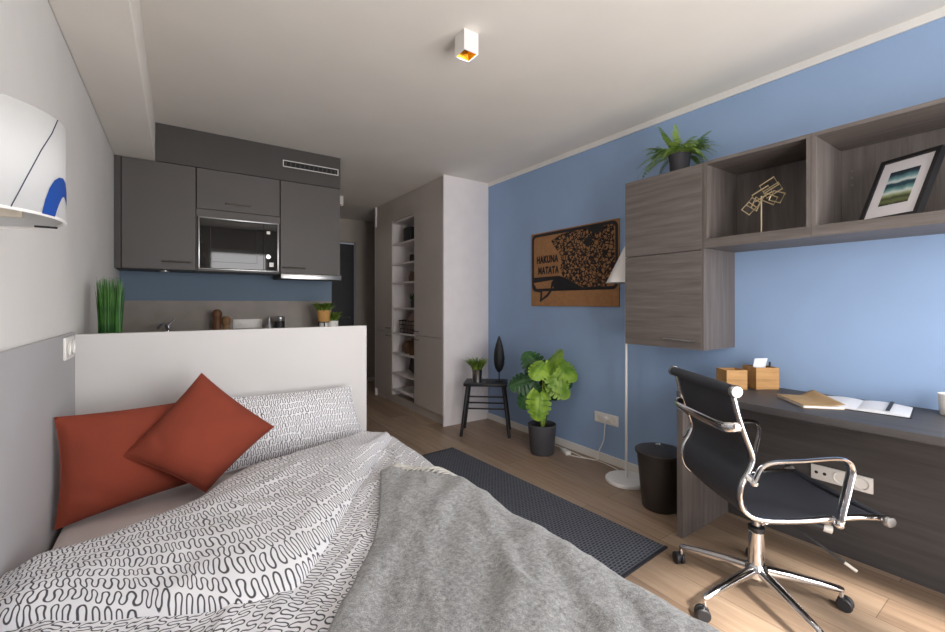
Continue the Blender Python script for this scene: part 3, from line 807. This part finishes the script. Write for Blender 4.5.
for z in (.28, .315, .35): mb.lathe([(0, 0), (.006, 0), (.006, .002), (0, .002)], 12, M4=Matrix.Translation((D-.02, hy-.06, z)) @ Matrix.Rotation(-PI/2, 4, 'Y'))
mb.build('shelf_pin_hole', 'handle', t)

# fern
t = thing('potted_fern', 'green fern in dark pot on top of the wall cupboard', 'potted plant', (2.555, 1.432, 2.0305))
MB().lathe([(0, 0), (.050, 0), (.053, .01), (.062, .13), (.064, .132), (.064, .142), (.058, .142), (.056, .12), (0, .12)], 28).build('pot', 'fern_pot', t)
mb = MB()
def frond(mb, p0, az, length, rise, droop, w):
    out = V((math.cos(az), math.sin(az), 0)); side = V((-math.sin(az), math.cos(az), 0)); n = 15
    P = [p0+out*(length*k*(1-.12*k))+V((0, 0, rise*k-droop*k*k)) for k in [i/n for i in range(n+1)]]
    for i in range(2, n):
        k = i/n; ww = w*math.sin(PI*min(1, (k*.8+.18)))**.7
        t_ = (P[i+1]-P[i-1]).normalized(); up = side.cross(t_)
        for sg in (-1, 1):
            tip = P[i]+side*(sg*ww)+t_*ww*.55-V((0, 0, .2*ww))
            b0 = P[i]-t_*.0035; b1 = P[i]+t_*.0035; m1 = P[i].lerp(tip, .6)+t_*.0036; m0 = P[i].lerp(tip, .55)-t_*.003
            mb.quad(b0, m0, tip, m1); mb.quad(b0, m0, m1, b1)
    for a, b in zip(P, P[1:]): mb.quad(a-side*.0014, a+side*.0014, b+side*.0014, b-side*.0014)
for i in range(96):
    az = i*2.399+random.uniform(-.25, .25); ring = random.random()
    L = random.uniform(.13, .20)+.12*ring*random.random()
    if math.cos(az) > .2: L = min(L, .18)
    frond(mb, V((.03*math.cos(az), .03*math.sin(az), .122)), az, L, random.uniform(.17, .26)*(1-.45*ring), random.uniform(.05, .13)+.12*ring, .024)
mb.build('fronds', 'leaf_fern', t, weld=False, normals=False)

# brass sculpture
t = thing('brass_sculpture', 'brass wire sculpture of tumbled rectangles in the open shelf', 'sculpture', (2.56, .985, 1.6055))
MB().lathe([(0, 0), (.045, 0), (.045, .01), (.01, .014), (0, .014)], 28).build('base', 'black_metal', t)
MB().rod((0, 0, .012), (0, 0, .215), .0035, 8).build('stem', 'gold', t)
specs = [(.0, -.035, .265, .075, .050, .45, .25), (.02, -.045, .240, .080, .042, .45, .25), (-.015, -.008, .225, .085, .040, .45, .3), (.01, -.035, .195, .07, .04, -.55, .1), (-.01, -.075, .195, .055, .05, -.45, .35), (.015, .045, .185, .055, .045, -.7, .2), (.0, .060, .160, .05, .05, -.75, .4), (-.012, .02, .175, .045, .06, -.6, -.2)]
for (x, y, z, w, hh, ry, rz) in specs:
    Mx = Matrix.Translation((x, y, z)) @ Matrix.Rotation(rz-.3, 4, 'Z') @ Matrix.Rotation(-ry, 4, 'X')
    c = [Mx @ V(p) for p in ((0, -w/2, -hh/2), (0, w/2, -hh/2), (0, w/2, hh/2), (0, -w/2, hh/2))]
    MB().tube(c, .0036, 6, closed=True).build('wire_rectangle', 'gold', t)

# framed picture
c0 = V((2.468, .485, 1.6065))
ex = V((-.436, -.90, 0)).normalized(); back = V((.90, -.436, 0)).normalized()
lean = math.atan2(.116, .253)
ez = (V((0, 0, 1))*math.cos(lean)+back*math.sin(lean)).normalized(); ey = ez.cross(ex)
if ey.dot(back) < 0: ey = -ey
Mf = Matrix(((ex.x, ey.x, ez.x, 0), (ex.y, ey.y, ez.y, 0), (ex.z, ey.z, ez.z, 0), (0, 0, 0, 1)))
t = thing('framed_picture', 'black framed abstract wave print leaning in the open shelf', 'picture', c0)
w, hh, bw = .112, .312, .016
MB().box(-w, w, 0, .028, 0, bw, M4=Mf).box(-w, w, 0, .028, hh-bw, hh, M4=Mf).box(-w, -w+bw, 0, .028, bw, hh-bw, M4=Mf).box(w-bw, w, 0, .028, bw, hh-bw, M4=Mf).build('frame', 'black_wood', t, smooth=False)
B(-w+bw, w-bw, .008, .02, bw, hh-bw, M4=Mf).build('mat', 'mat', t, smooth=False)
mb = MB(); px, pz0, pz1 = .056, .075, .242
mb.grid(lambda u, v: Mf @ V((-px+2*px*u, .007, pz0+(pz1-pz0)*v)), 1, 1, lambda u, v: (u, v))
mb.build('print', 'art', t, smooth=False)

# ------------------------------------------------------------------ desk
t = thing('desk', 'dark grey oak desk along the blue wall', 'desk', (2.2, 1.25, 0))
D = WX-.016-2.2
B(0, D, -1.85, 0, .747, .778, bev=.001).build('desktop', 'desk_y', t, smooth=False)
B(.0, D, -.034, -.002, 0, .746, bev=.001).build('side_panel', 'wood_z', t, smooth=False)
B(D-.05, D-.03, -1.85, -.036, .0, .746).build('back_panel', 'desk_y', t, smooth=False)
B(.0, D, -1.85, -1.82, 0, .746).build('side_panel', 'wood_z', t, smooth=False)
socket_strip('desk_socket', 'white socket strip with two data ports on the desk back panel', 3, (2.2+D-.05, .69, .345), -PI/2, w=.08, hgt=.075, types=['d', 's', 's'])

def wood_box(label, loc, rot, w, d_, hh):
    t = thing('wooden_box', label, 'wooden box', loc, rot, 'bamboo boxes on the desk')
    th = .009
    MB().box(0, w, 0, th, 0, hh).box(0, w, d_-th, d_, 0, hh).box(0, th, th, d_-th, 0, hh).box(w-th, w, th, d_-th, 0, hh).box(th, w-th, th, d_-th, 0, th).build('body', 'bamboo', t, smooth=False)
    return t
rz = math.radians(-34.75)
wood_box('smaller left bamboo box on the desk corner', (2.456, 1.112, .7785), rz, .112, .10, .105)
wood_box('larger right bamboo box on the desk holding papers and pens', (2.592, 1.022, .7785), rz, .125, .12, .118)
def inbox(x, y): return V((2.592+x*math.cos(rz)-y*math.sin(rz), 1.022+x*math.sin(rz)+y*math.cos(rz), 0))
for i, (x, y, tx, ty, L, mt) in enumerate(((.095, .03, .25, .1, .135, 'black_plastic'), (.075, .055, -.1, .15, .14, 'black_plastic'), (.085, .075, .3, .2, .13, 'black_plastic'))):
    p = inbox(x, y); q = V((p.x, p.y, .79)); dv = V((tx*.3, ty*.3, 1)).normalized()
    t = thing('pen', ['black pen nearest the front of the bamboo box', 'black pen at the left of the pens in the bamboo box', 'black pen at the back of the bamboo box'][i], 'pen', q, 0, 'pens in the bamboo box')
    MB().tube([V((0, 0, 0)), dv*.004, dv*(L-.01), dv*L], [.002, .0055, .0055, .004], 10).build('barrel', mt, t)
    MB().tube([dv*(L-.045)+V((.006, 0, 0)), dv*(L)+V((.007, 0, 0))], .0018, 6).build('clip', 'steel', t)
p = inbox(.04, .06)
mb = MB(); mb.grid(lambda u, v: V((-.035+.07*u, -.03+.01*math.sin(v*PI), .15*v+.010*u)), 6, 8)
o = mb.build('folded_paper', 'paper', loc=(p.x+.0, p.y+.01, .789), solid=.002); o.rotation_euler = (0, .12, rz); tag(o, 'white folded paper sticking out of the larger bamboo box', 'paper')
# closed kraft notebook
ang = math.atan2(-.69, -.72)
t = thing('notebook', 'closed kraft covered notebook with curled cover on the desk', 'notebook', (2.45, .745, .7785), ang)
B(-.118, .118, .0-.08, .08, .001, .010, bev=.0015).build('pages', 'paper', t)
mb = MB(); mb.grid(lambda u, v: V((-.12+.24*u, -.083+.166*v, .0125+.028*smooth01((v-.55)/.45)**1.5*(.35+.65*(1-u)))), 16, 16)
mb.build('front_cover', 'kraft', t, solid=.0016)
B(-.12, .12, -.083, .083, 0, .0009).build('back_cover', 'kraft', t, smooth=False)
# open book
t = thing('open_book', 'open white planner lying on the desk beside the kraft notebook', 'book', (2.555, .585, .7785), .12)
B(-.125, .125, -.17, .17, 0, .0025, bev=.001).build('cover', 'black_plastic', t, smooth=False)
for sg in (-1, 1):
    mb = MB()
    f = lambda u, v: V((-.12+.24*u, sg*.163*v, .004+.016*math.sin(PI*min(1, v*.9+.06))**.7*(1 if 1 else 0)*(.9-.5*v)))
    mb.grid(f, 12, 16); mb.grid(lambda u, v: V((-.12+.24*u, sg*.163*v, .003)), 12, 16)
    for uu in (0, 1): mb.grid(lambda a, b: f(uu, b).lerp(V((-.12+.24*uu, sg*.163*b, .003)), a), 1, 16)
    for vv in (0, 1): mb.grid(lambda a, b: f(b, vv).lerp(V((-.12+.24*b, sg*.163*vv, .003)), a), 1, 12)
    mb.build('pages', 'paper', t)
MB().box(-.118, .118, -.105, -.092, .019, .0205).build('elastic_band', 'black_plastic', t, smooth=False)
# cup
t = thing('cup', 'white cup at the right end of the desk by the blue wall', 'cup', (2.665, .318, .7785))
MB().lathe([(0, 0), (.032, 0), (.035, .004), (.042, .085), (.0415, .09), (.039, .088), (.033, .008), (0, .008)], 28).build('body', 'white_plastic', t)

# ------------------------------------------------------------------ office chair
fw = math.radians(-34.75)
HX, HY = 2.014, .794
t = thing('office_chair', 'black mesh office chair with chrome frame on castors at the desk', 'office chair', (HX, HY, 0), fw)
prof = [(-.228, .925), (-.205, .83), (-.178, .75), (-.155, .69), (-.150, .655), (-.165, .615), (-.188, .575), (-.197, .53), (-.188, .485), (-.163, .455), (-.12, .436), (-.05, .430), (.05, .432), (.15, .440), (.25, .446), (.335, .444)]
YL, YR = .235, -.205            # far and near rail
for y in (YL, YR):
    MB().tube(smoothpath([(x, y, z) for x, z in prof], 6), .0105, 10).build('side_rail', 'chrome', t)
def surf(a, b, sag=.0):
    P = smoothpath([(x, 0, z) for x, z in prof], 8); n = len(P)-1
    ia, ib = int(a*n), int(b*n)
    return P[ia:ib+1]
def panel(name, a, b):
    P = surf(a, b); n = len(P)-1; mb = MB()
    def fn(u, v):
        p = P[min(n, int(round(u*n)))]; y = YR+.008+(YL-YR-.016)*v
        k = math.sin(PI*v)
        return V((p.x, y, p.z-.012*k*(1 if p.z < .46 else .2)))
    mb.grid(fn, n, 16); return mb.build(name, 'mesh', t, solid=.006, normals=False)
panel('backrest', .0, .56); panel('seat', .56, 1.0)
mb = MB(); mb.rod((-.228, YR-.012, .922), (-.228, YL+.012, .922), .021, 16); mb.build('top_roll', 'mesh', t)
for y, s in ((YR-.012, -1), (YL+.012, 1)):
    MB().lathe([(0, 0), (.0225, 0), (.024, .004), (.024, .014), (.02, .02), (0, .021)], 20, M4=Matrix.Translation((-.228, y, .922)) @ Matrix.Rotation(s*-PI/2, 4, 'X')).build('end_cap', 'steel', t)
    MB().lathe([(0, 0), (.019, 0), (.021, .004), (.021, .016), (.017, .022), (0, .023)], 20, M4=Matrix.Translation((.335, y+s*.004, .444)) @ Matrix.Rotation(s*-PI/2, 4, 'X')).build('end_cap', 'steel', t)
MB().rod((.335, YR, .444), (.335, YL, .444), .013, 12).build('front_bar', 'mesh', t)
# rear stretcher bowed behind the back
MB().tube(smoothpath([(-.188, YR, .785), (-.225, YR+.01, .780), (-.245, YR+.05, .775), (-.25, (YL+YR)/2, .775), (-.245, YL-.05, .775), (-.225, YL-.01, .78), (-.188, YL, .785)], 6), .013, 12, flat=(.008, .019)).build('rear_stretcher', 'chrome', t)
for y, s in ((YR-.03, -1), (YL+.03, 1)):
    yr = YR if s < 0 else YL
    pth = smoothpath([(-.172, yr+s*.008, .605), (-.165, y, .590), (-.160, y, .60), (-.135, y, .645), (-.09, y, .662), (.02, y, .668), (.13, y, .676), (.175, y, .668), (.192, y, .635), (.182, y, .58), (.160, y, .49), (.150, y, .445), (.150, yr+s*.006, .438)], 7)
    MB().tube(pth, .012, 12, flat=(.017, .0085), up=(0, 0, 1)).build('armrest', 'chrome', t)
    MB().sphere((.150, y, .435), .017, 14).build('arm_joint', 'chrome', t)
    MB().sphere((-.165, y+s*.002, .588), .015, 14).build('arm_joint', 'chrome', t)
# under-seat crossbars, mechanism, levers
MB().box(-.06, .11, -.06, .08, .375, .412, bev=.008).build('tilt_mechanism', 'black_plastic', t)
for x in (-.10, .14): MB().tube(smoothpath([(x, YR, .432), (x, YR+.06, .412), (x, YL-.06, .412), (x, YL, .432)], 6), .011, 10).build('crossbar', 'chrome', t)
kb = MB().rod((.05, -.06, .392), (.172, -.135, .372), .0145, 14).build('tension_knob', 'black_plastic', t)
MB().rod((.172, -.135, .372), (.195, -.149, .368), .0155, 14).build('knob_tip', 'lever', kb)
lv = MB().rod((.05, .06, .385), (.238, -.155, .245), .005, 8).build('lift_lever', 'black_plastic', t)
MB().rod((.238, -.155, .245), (.262, -.182, .227), .0065, 8).build('lever_tip', 'lever', lv)
MB().lathe([(0, .13), (.029, .13), (.03, .134), (.03, .285), (.026, .29), (0, .29)], 24).build('column', 'chrome', t)
MB().lathe([(0, .29), (.016, .29), (.016, .375), (0, .375)], 18).build('gas_lift', 'steel', t)
MB().lathe([(.027, .288), (.031, .29), (.031, .305), (.018, .31), (.017, .31)], 24).build('column_collar', 'black_plastic', t)
MB().lathe([(0, .085), (.03, .085), (.042, .10), (.042, .135), (.032, .15), (0, .15)], 24).build('base_hub', 'chrome', t)
for i in range(5):
    a = math.radians(275+72*i); u = V((math.cos(a), math.sin(a), 0)); L = .315
    leg = MB().tube([u*.03+V((0, 0, .122)), u*.12+V((0, 0, .113)), u*.23+V((0, 0, .098)), u*(L-.012)+V((0, 0, .085)), u*L+V((0, 0, .083))], [.021, .0185, .0155, .013, .009], 12).build('leg', 'chrome', t)
    MB().rod(u*(L-.006)+V((0, 0, .083)), u*(L-.006)+V((0, 0, .052)), .008, 10).build('castor_stem', 'chrome', leg)
    cb = MB(); tv = V((-u.y, u.x, 0)); c0 = u*(L-.006)+u*.012+V((0, 0, .0275))
    ax = (tv*.8+u*.6).normalized()
    rot = V((0, 0, 1)).rotation_difference(ax).to_matrix().to_4x4()
    for s in (-1, 1):
        cb.lathe([(0, -.009), (.022, -.009), (.027, -.005), (.0275, 0), (.027, .005), (.022, .009), (0, .009)], 22, M4=Matrix.Translation(c0+ax*(s*.0125)) @ rot)
    cb.lathe([(0, -.006), (.02, -.006), (.02, .006), (0, .006)], 16, M4=Matrix.Translation(c0+V((0, 0, .006))) @ rot)
    cb.build('castor', 'black_plastic', leg)

# ------------------------------------------------------------------ waste bin
t = thing('waste_bin', 'dark brown lidded waste bin on the floor beside the desk', 'waste bin', (2.43, 1.487, 0))
MB().lathe([(0, 0), (.098, 0), (.102, .006), (.132, .325), (.137, .328), (.137, .34), (.128, .34), (.128, .32), (.099, .012), (0, .012)], 40).build('body', 'dark_bin', t)
ld = MB().lathe([(.142, .332), (.144, .336), (.143, .348), (.12, .356), (.06, .36), (0, .361), ], 40).build('lid', 'dark_bin', t)
MB().tube(smoothpath([(-.005, .03, .359), (-.01, .02, .378), (0, -.0, .384), (.005, -.02, .359)], 6), .003, 8).build('lid_handle', 'chrome', ld)

# ------------------------------------------------------------------ floor lamp
t = thing('floor_lamp', 'slim white floor lamp with cone shade behind the cupboard', 'floor lamp', (2.580, 1.831, 0))
MB().lathe([(0, 0), (.135, 0), (.14, .004), (.14, .02), (.134, .027), (.02, .03), (0, .03)], 48).build('base', 'white_metal', t)
MB().rod((0, 0, .028), (0, 0, 1.63), .0085, 14).build('pole', 'white_metal', t)
MB().lathe([(.0, 1.648), (.010, 1.645), (.018, 1.632), (.135, 1.392), (.133, 1.392), (.016, 1.628), (.0, 1.642)], 48).build('lamp_shade', 'white_metal', t)
MB().lathe([(0, 1.43), (.028, 1.45), (.03, 1.475), (.014, 1.52), (.012, 1.57), (0, 1.57)], 20, c=(.0, .0)).build('bulb', 'white_plastic', t)

# ------------------------------------------------------------------ wall socket and cables by the baseboard
socket_strip('wall_socket', 'white triple socket on the blue wall left of the floor lamp', 3, (WX-.0, 2.143, .30), -PI/2, w=.075, hgt=.082)
t = thing('extension_cable', 'white cable with adapter running from the blue wall socket along the floor', 'cable')
MB().tube(smoothpath([(2.75, 2.14, .325), (2.735, 2.135, .27), (2.738, 2.15, .17), (2.735, 2.19, .08), (2.72, 2.20, .012), (2.70, 2.26, .006), (2.66, 2.34, .005), (2.64, 2.42, .005), (2.66, 2.49, .006), (2.69, 2.56, .006)], 8), .0042, 8).build('cord', 'white_plastic', t)
MB().tube(smoothpath([(2.72, 2.205, .006), (2.69, 2.30, .006), (2.70, 2.42, .006), (2.71, 2.52, .006), (2.715, 2.66, .006)], 8), .0042, 8).build('cord', 'white_plastic', t)
MB().tube(smoothpath([(2.722, 2.195, .006), (2.72, 2.1, .006), (2.69, 1.98, .006), (2.62, 1.93, .006), (2.575, 1.93, .016)], 8), .0038, 8).build('cord', 'white_plastic', t)
MB().box(-.05, .05, -.024, .024, 0, .03, bev=.008, M4=Matrix.Translation((2.645, 2.455, .001)) @ Matrix.Rotation(1.2, 4, 'Z')).build('adapter', 'white_plastic', t)
MB().lathe([(0, 0), (.02, 0), (.022, .004), (.02, .03), (0, .034)], 20, M4=Matrix.Translation((WX-.0105, 2.143, .341)) @ Matrix.Rotation(-PI/2, 4, 'Y')).build('plug', 'white_plastic', t)

# ------------------------------------------------------------------ wall poster
py0, py1, pz0, pz1 = 2.02, 2.995, 1.222, 1.897
t = thing('wall_map_board', 'brown fibreboard city map with black speech bubble on the blue wall', 'wall map', (WX, (py0+py1)/2, pz0))
W = (py1-py0)/2; Hh = pz1-pz0
# local y runs towards the corner (left in the photo): s -> y = W - s
def pt(s, z, x=-.0135): return V((x, W-s, z))
B(-.012, -.0005, -W, W, 0, Hh).build('board', 'cork', t, smooth=False)
def rounded(s0, s1, z0, z1, r, n=6):
    out = []
    for cx, cz, a0 in ((s1-r, z1-r, 0), (s0+r, z1-r, 90), (s0+r, z0+r, 180), (s1-r, z0+r, 270)):
        for i in range(n+1):
            a = math.radians(a0+90*i/n); out.append((cx+r*math.cos(a), cz+r*math.sin(a)))
    return out
mb = MB(); O = rounded(.012, 2*W-.008, .135, Hh-.01, .05); I = rounded(.038, 2*W-.034, .160, Hh-.036, .030)
n = len(O)
for i in range(n): mb.quad(pt(*O[i]), pt(*O[(i+1) % n]), pt(*I[(i+1) % n]), pt(*I[i]))
mb.build('bubble_outline', 'black_wood', t, smooth=False)
mb = MB()
vs = [pt(*p, -.0130) for p in ((.26, .585), (.42, .645), (.66, .645), (.93, .645), (.94, .30), (.86, .16), (.62, .155), (.46, .215), (.40, .26), (.37, .33), (.385, .40), (.365, .46), (.31, .52))]
mb.bm.faces.new([mb.bm.verts.new(p) for p in vs]); mb.build('street_map', 'map', t, smooth=False)
mb = MB()
vs = [pt(*p, -.0140) for p in ((.03, .265), (.36, .268), (.44, .245), (.62, .155), (.30, .152), (.27, .20), (.29, .235), (.03, .215))]
mb.bm.faces.new([mb.bm.verts.new(p) for p in vs])
vs = [pt(*p, -.0140) for p in ((.66, .645), (.72, .60), (.77, .585), (.82, .60), (.84, .645))]
mb.bm.faces.new([mb.bm.verts.new(p) for p in vs])
vs = [pt(*p, -.0142) for p in ((.62, .53), (.68, .48), (.73, .53), (.69, .585))]
mb.bm.faces.new([mb.bm.verts.new(p) for p in vs])
mb.build('river', 'black_wood', t, smooth=False)
mb = MB()
TO = [(.028, .20), (.05, .135), (.125, .125), (.115, .035), (.22, .085), (.275, .14), (.29, .235), (.26, .205)]
TI = [(.05, .195), (.075, .155), (.15, .142), (.145, .07), (.205, .105), (.252, .15), (.265, .215), (.25, .20)]
for i in range(6): mb.quad(pt(*TO[i], -.0143), pt(*TO[i+1], -.0143), pt(*TI[i+1], -.0143), pt(*TI[i], -.0143))
mb.build('bubble_tail', 'black_wood', t, smooth=False)
def letters(body, s, z, size, sx):
    cu = bpy.data.curves.new('lettering', 'FONT'); cu.body = body; cu.size = size; cu.offset = .004; cu.extrude = .0006; cu.space_character = 1.12
    tmp = bpy.data.objects.new('lettering_curve', cu); COL.objects.link(tmp)
    dg = bpy.context.evaluated_depsgraph_get(); dg.update()
    me = bpy.data.meshes.new_from_object(tmp.evaluated_get(dg))
    bpy.data.objects.remove(tmp); me.materials.clear(); me.materials.append(M['black_wood'])
    o = bpy.data.objects.new('lettering', me); COL.objects.link(o); o.parent = t
    for v in me.vertices: v.co = V((-.0145-v.co.z, W-s-v.co.x*sx, z+v.co.y))
    return o
letters('HAKUNA', .075, .395, .088, .68)
letters('MATATA', .095, .295, .088, .68)

# ------------------------------------------------------------------ stool with plant and sculpture
SR = math.atan2(-.65, .76); SC = V((2.442, 3.29, 0))
t = thing('stool', 'black wooden stool with ladder rungs in the corner by the wardrobe', 'stool', SC, SR)
B(-.205, .205, -.135, .135, .468, .498, bev=.006).build('seat', 'black_wood', t)
for sx in (-1, 1):
    for sy in (-1, 1):
        MB().tube([(sx*.225, sy*.14, 0), (sx*.168, sy*.098, .47)], [.014, .017], 12).build('leg', 'black_wood', t)
def legp(sx, sy, z): k = z/.47; return V((sx*(.225-.057*k), sy*(.14-.042*k), z))
for z in (.37, .26):
    MB().rod(legp(-1, -1, z), legp(1, -1, z), .008, 10).build('rung', 'black_wood', t)
MB().rod(legp(-1, 1, .26), legp(1, 1, .26), .008, 10).build('rung', 'black_wood', t)
for sx in (-1, 1): MB().rod(legp(sx, -1, .30), legp(sx, 1, .30), .008, 10).build('rung', 'black_wood', t)
def on_stool(x, y): return SC+V((x*math.cos(SR)-y*math.sin(SR), x*math.sin(SR)+y*math.cos(SR), .4985))
t = thing('potted_grass', 'small green grass plant in a metal pot on the black stool', 'potted plant', on_stool(-.085, -.03))
MB().lathe([(0, 0), (.043, 0), (.052, .115), (.054, .118), (.050, .118), (.047, .10), (0, .10)], 28).build('pot', 'steel', t)
grass_tuft('foliage', 'leaf_small', t, 340, .09, .16, .045, .085, .005, .45, .1)
t = thing('tree_sculpture', 'slender black cypress-shaped sculpture on the black stool', 'sculpture', on_stool(.125, .0))
MB().lathe([(0, 0), (.04, 0), (.04, .008), (0, .01)], 24).build('base', 'black_metal', t)
MB().rod((0, 0, .008), (0, 0, .085), .005, 10).build('stem', 'black_metal', t)
mb = MB()
pr = []
for i in range(25):
    s = i/24; pr.append((.058*max(0, math.sin(PI*s**.82))**.7*(1-.28*s), .08+.36*s))
pr[0] = (0, .08); pr[-1] = (0, .44)
mb.lathe(pr, 28)
for v in mb.bm.verts: v.co += V((v.co.x, v.co.y, 0))*(.12*noise.noise((v.co.x*60, v.co.y*60, v.co.z*35)))
mb.build('crown', 'cactus', t)

# ------------------------------------------------------------------ monstera
MC = V((2.50, 2.585, 0))
t = thing('monstera_plant', 'green monstera in a charcoal pot on the floor by the blue wall', 'potted plant', MC)
MB().lathe([(0, 0), (.092, 0), (.097, .008), (.117, .225), (.119, .24), (.113, .245), (.109, .235), (.107, .21), (0, .21)], 40).build('pot', 'charcoal_pot', t)
MB().lathe([(0, .218), (.06, .22), (.108, .212)], 28).build('soil', 'soil', t)
RR = V((math.cos(fw), math.sin(fw), 0)); FF = V((-math.sin(fw), math.cos(fw), 0))
def cam(l, d, z): return RR*l-FF*d+V((0, 0, z))
def leaf(mb, base, dirv, nrm, L, W):
    y = dirv.normalized(); x = y.cross(nrm).normalized(); z = x.cross(y)
    N = 44; K = 5
    notch = [.30, .45, .60, .74]
    for sg in (-1, 1):
        prev = None
        for i in range(N+1):
            s = i/N
            w = W*(math.sin(PI*min(1, s*.93+.07))**.65)*(1.05-.35*s)
            for q in notch: w *= 1-.38*math.exp(-((s-q)/.016)**2)
            row = []
            for k in range(K+1):
                f = k/K; xx = sg*w*f
                yy = L*(s*1.0-.10)+.28*w*f*f*(.4-s)*-1.2 + (-.18*L*f*(1-s)**4)
                zz = -.22*w*f*f-.25*L*s*s+.012*math.sin(f*6)*(1-s)
                row.append(mb.bm.verts.new(base+x*xx+y*yy+z*zz))
            if prev:
                for k in range(K): mb.bm.faces.new((prev[k], prev[k+1], row[k+1], row[k]))
            prev = row
specs = [  # lateral, toward viewer, height, direction(l,d,z), normal(l,d,z), length, halfwidth, bright?
    (.04, .03, .745, (.15, .45, .35), (.0, 1, .9), .22, .135, 1),
    (.12, .05, .755, (.55, .35, -.35), (.5, .9, .5), .22, .13, 1),
    (.10, .08, .735, (.15, .40, -.75), (.1, 1, .3), .24, .135, 1),
    (.0, .06, .74, (-.40, .35, -.3), (-.4, 1, .6), .17, .11, 1),
    (-.035, .07, .49, (-.08, .30, -.85), (-.1, 1, .25), .22, .12, 1),
    (.08, .06, .60, (.50, .25, -.35), (.3, 1, .5), .19, .115, 1),
    (.09, -.06, .60, (.25, .0, -.7), (.1, 1, .1), .22, .13, 0),
    (.17, .0, .70, (.55, .0, -.7), (.6, .8, .3), .20, .11, 0),
    (-.09, -.02, .60, (-.75, .15, -.1), (-.2, .9, .7), .21, .12, 0),
    (-.08, .01, .53, (-.55, .3, -.65), (-.3, .9, .4), .20, .11, 0),
    (-.02, -.05, .70, (-.35, -.1, .4), (0, 1, .4), .20, .12, 0),
]
for (l, d, z, dv, nv, L, Wd, br) in specs:
    base = cam(l, d, z); dirv = cam(*dv); nr = cam(*nv)
    mb = MB(); leaf(mb, base, dirv, nr, L, Wd)
    mb.build('leaf', 'leaf_bright' if br else 'leaf_dark', t, normals=False)
    MB().tube(smoothpath([(l*.1, -.01*l, .2), V((0, 0, .2)).lerp(base, .5)+V((0, 0, .03)), base], 6), [.007]*7+[.005]*6, 8).build('stem', 'stem' if br else 'leaf_dark', t)

# ------------------------------------------------------------------ daylight
w = bpy.data.worlds.new('sky'); S.world = w; w.use_nodes = True
nt = w.node_tree; bg = nt.nodes['Background']
sky = nt.nodes.new('ShaderNodeTexSky'); sky.sky_type = 'HOSEK_WILKIE' if False else 'PREETHAM'
sky.turbidity = 4; sky.sun_direction = V((-.35, -.6, .7)).normalized()
nt.links.new(sky.outputs[0], bg.inputs[0]); bg.inputs[1].default_value = .35
def ceiling_lamp(x, y, power):
    L = bpy.data.lights.new('spot_bulb', 'SPOT'); L.energy = power; L.spot_size = math.radians(150); L.spot_blend = 1.0; L.shadow_soft_size = .03; L.color = (1, .95, .88)
    o = bpy.data.objects.new('spot_bulb', L); COL.objects.link(o); o.location = (x, y, H-.092)
ceiling_lamp(1.152, 1.711, 16); ceiling_lamp(1.62, 5.2, 3)
def area(name, loc, rot, sx, sy, power, color):
    L = bpy.data.lights.new(name, 'AREA'); L.shape = 'RECTANGLE'; L.size = sx; L.size_y = sy; L.energy = power; L.color = color
    o = bpy.data.objects.new(name, L); COL.objects.link(o); o.location = loc; o.rotation_euler = rot
    return o
for a, b in WINS: area('window_daylight', ((a+b)/2, FY-.13, (wz0+wz1)/2), (PI/2, 0, 0), b-a-.02, wz1-wz0-.02, 62.5*(b-a), (1.0, .985, .985))
L = bpy.data.lights.new('sunlight', 'SUN'); L.energy = 12.0; L.angle = math.radians(9); L.color = (1, .95, .88)
so = bpy.data.objects.new('sunlight', L); COL.objects.link(so); so.rotation_euler = V((.45, 1.0, -1.15)).to_track_quat('-Z', 'Y').to_euler()

# ------------------------------------------------------------------ camera
cd = bpy.data.cameras.new('camera'); co = bpy.data.objects.new('camera', cd); COL.objects.link(co)
cd.sensor_width = 36; cd.lens = 425/945*36; cd.shift_y = -13/945; cd.clip_start = .02
co.location = (0, 0, 1.25); co.rotation_euler = (PI/2, 0, fw)
S.camera = co
S.view_settings.view_transform = 'Standard'; S.view_settings.look = 'None'
S.view_settings.exposure = 0.0; S.view_settings.gamma = 1.0; S.view_settings.use_curve_mapping = False
S.cycles.use_denoising = True
S.cycles.max_bounces = 14; S.cycles.diffuse_bounces = 10; S.cycles.glossy_bounces = 5
S.cycles.caustics_reflective = False; S.cycles.caustics_refractive = False
S.cycles.sample_clamp_indirect = 8
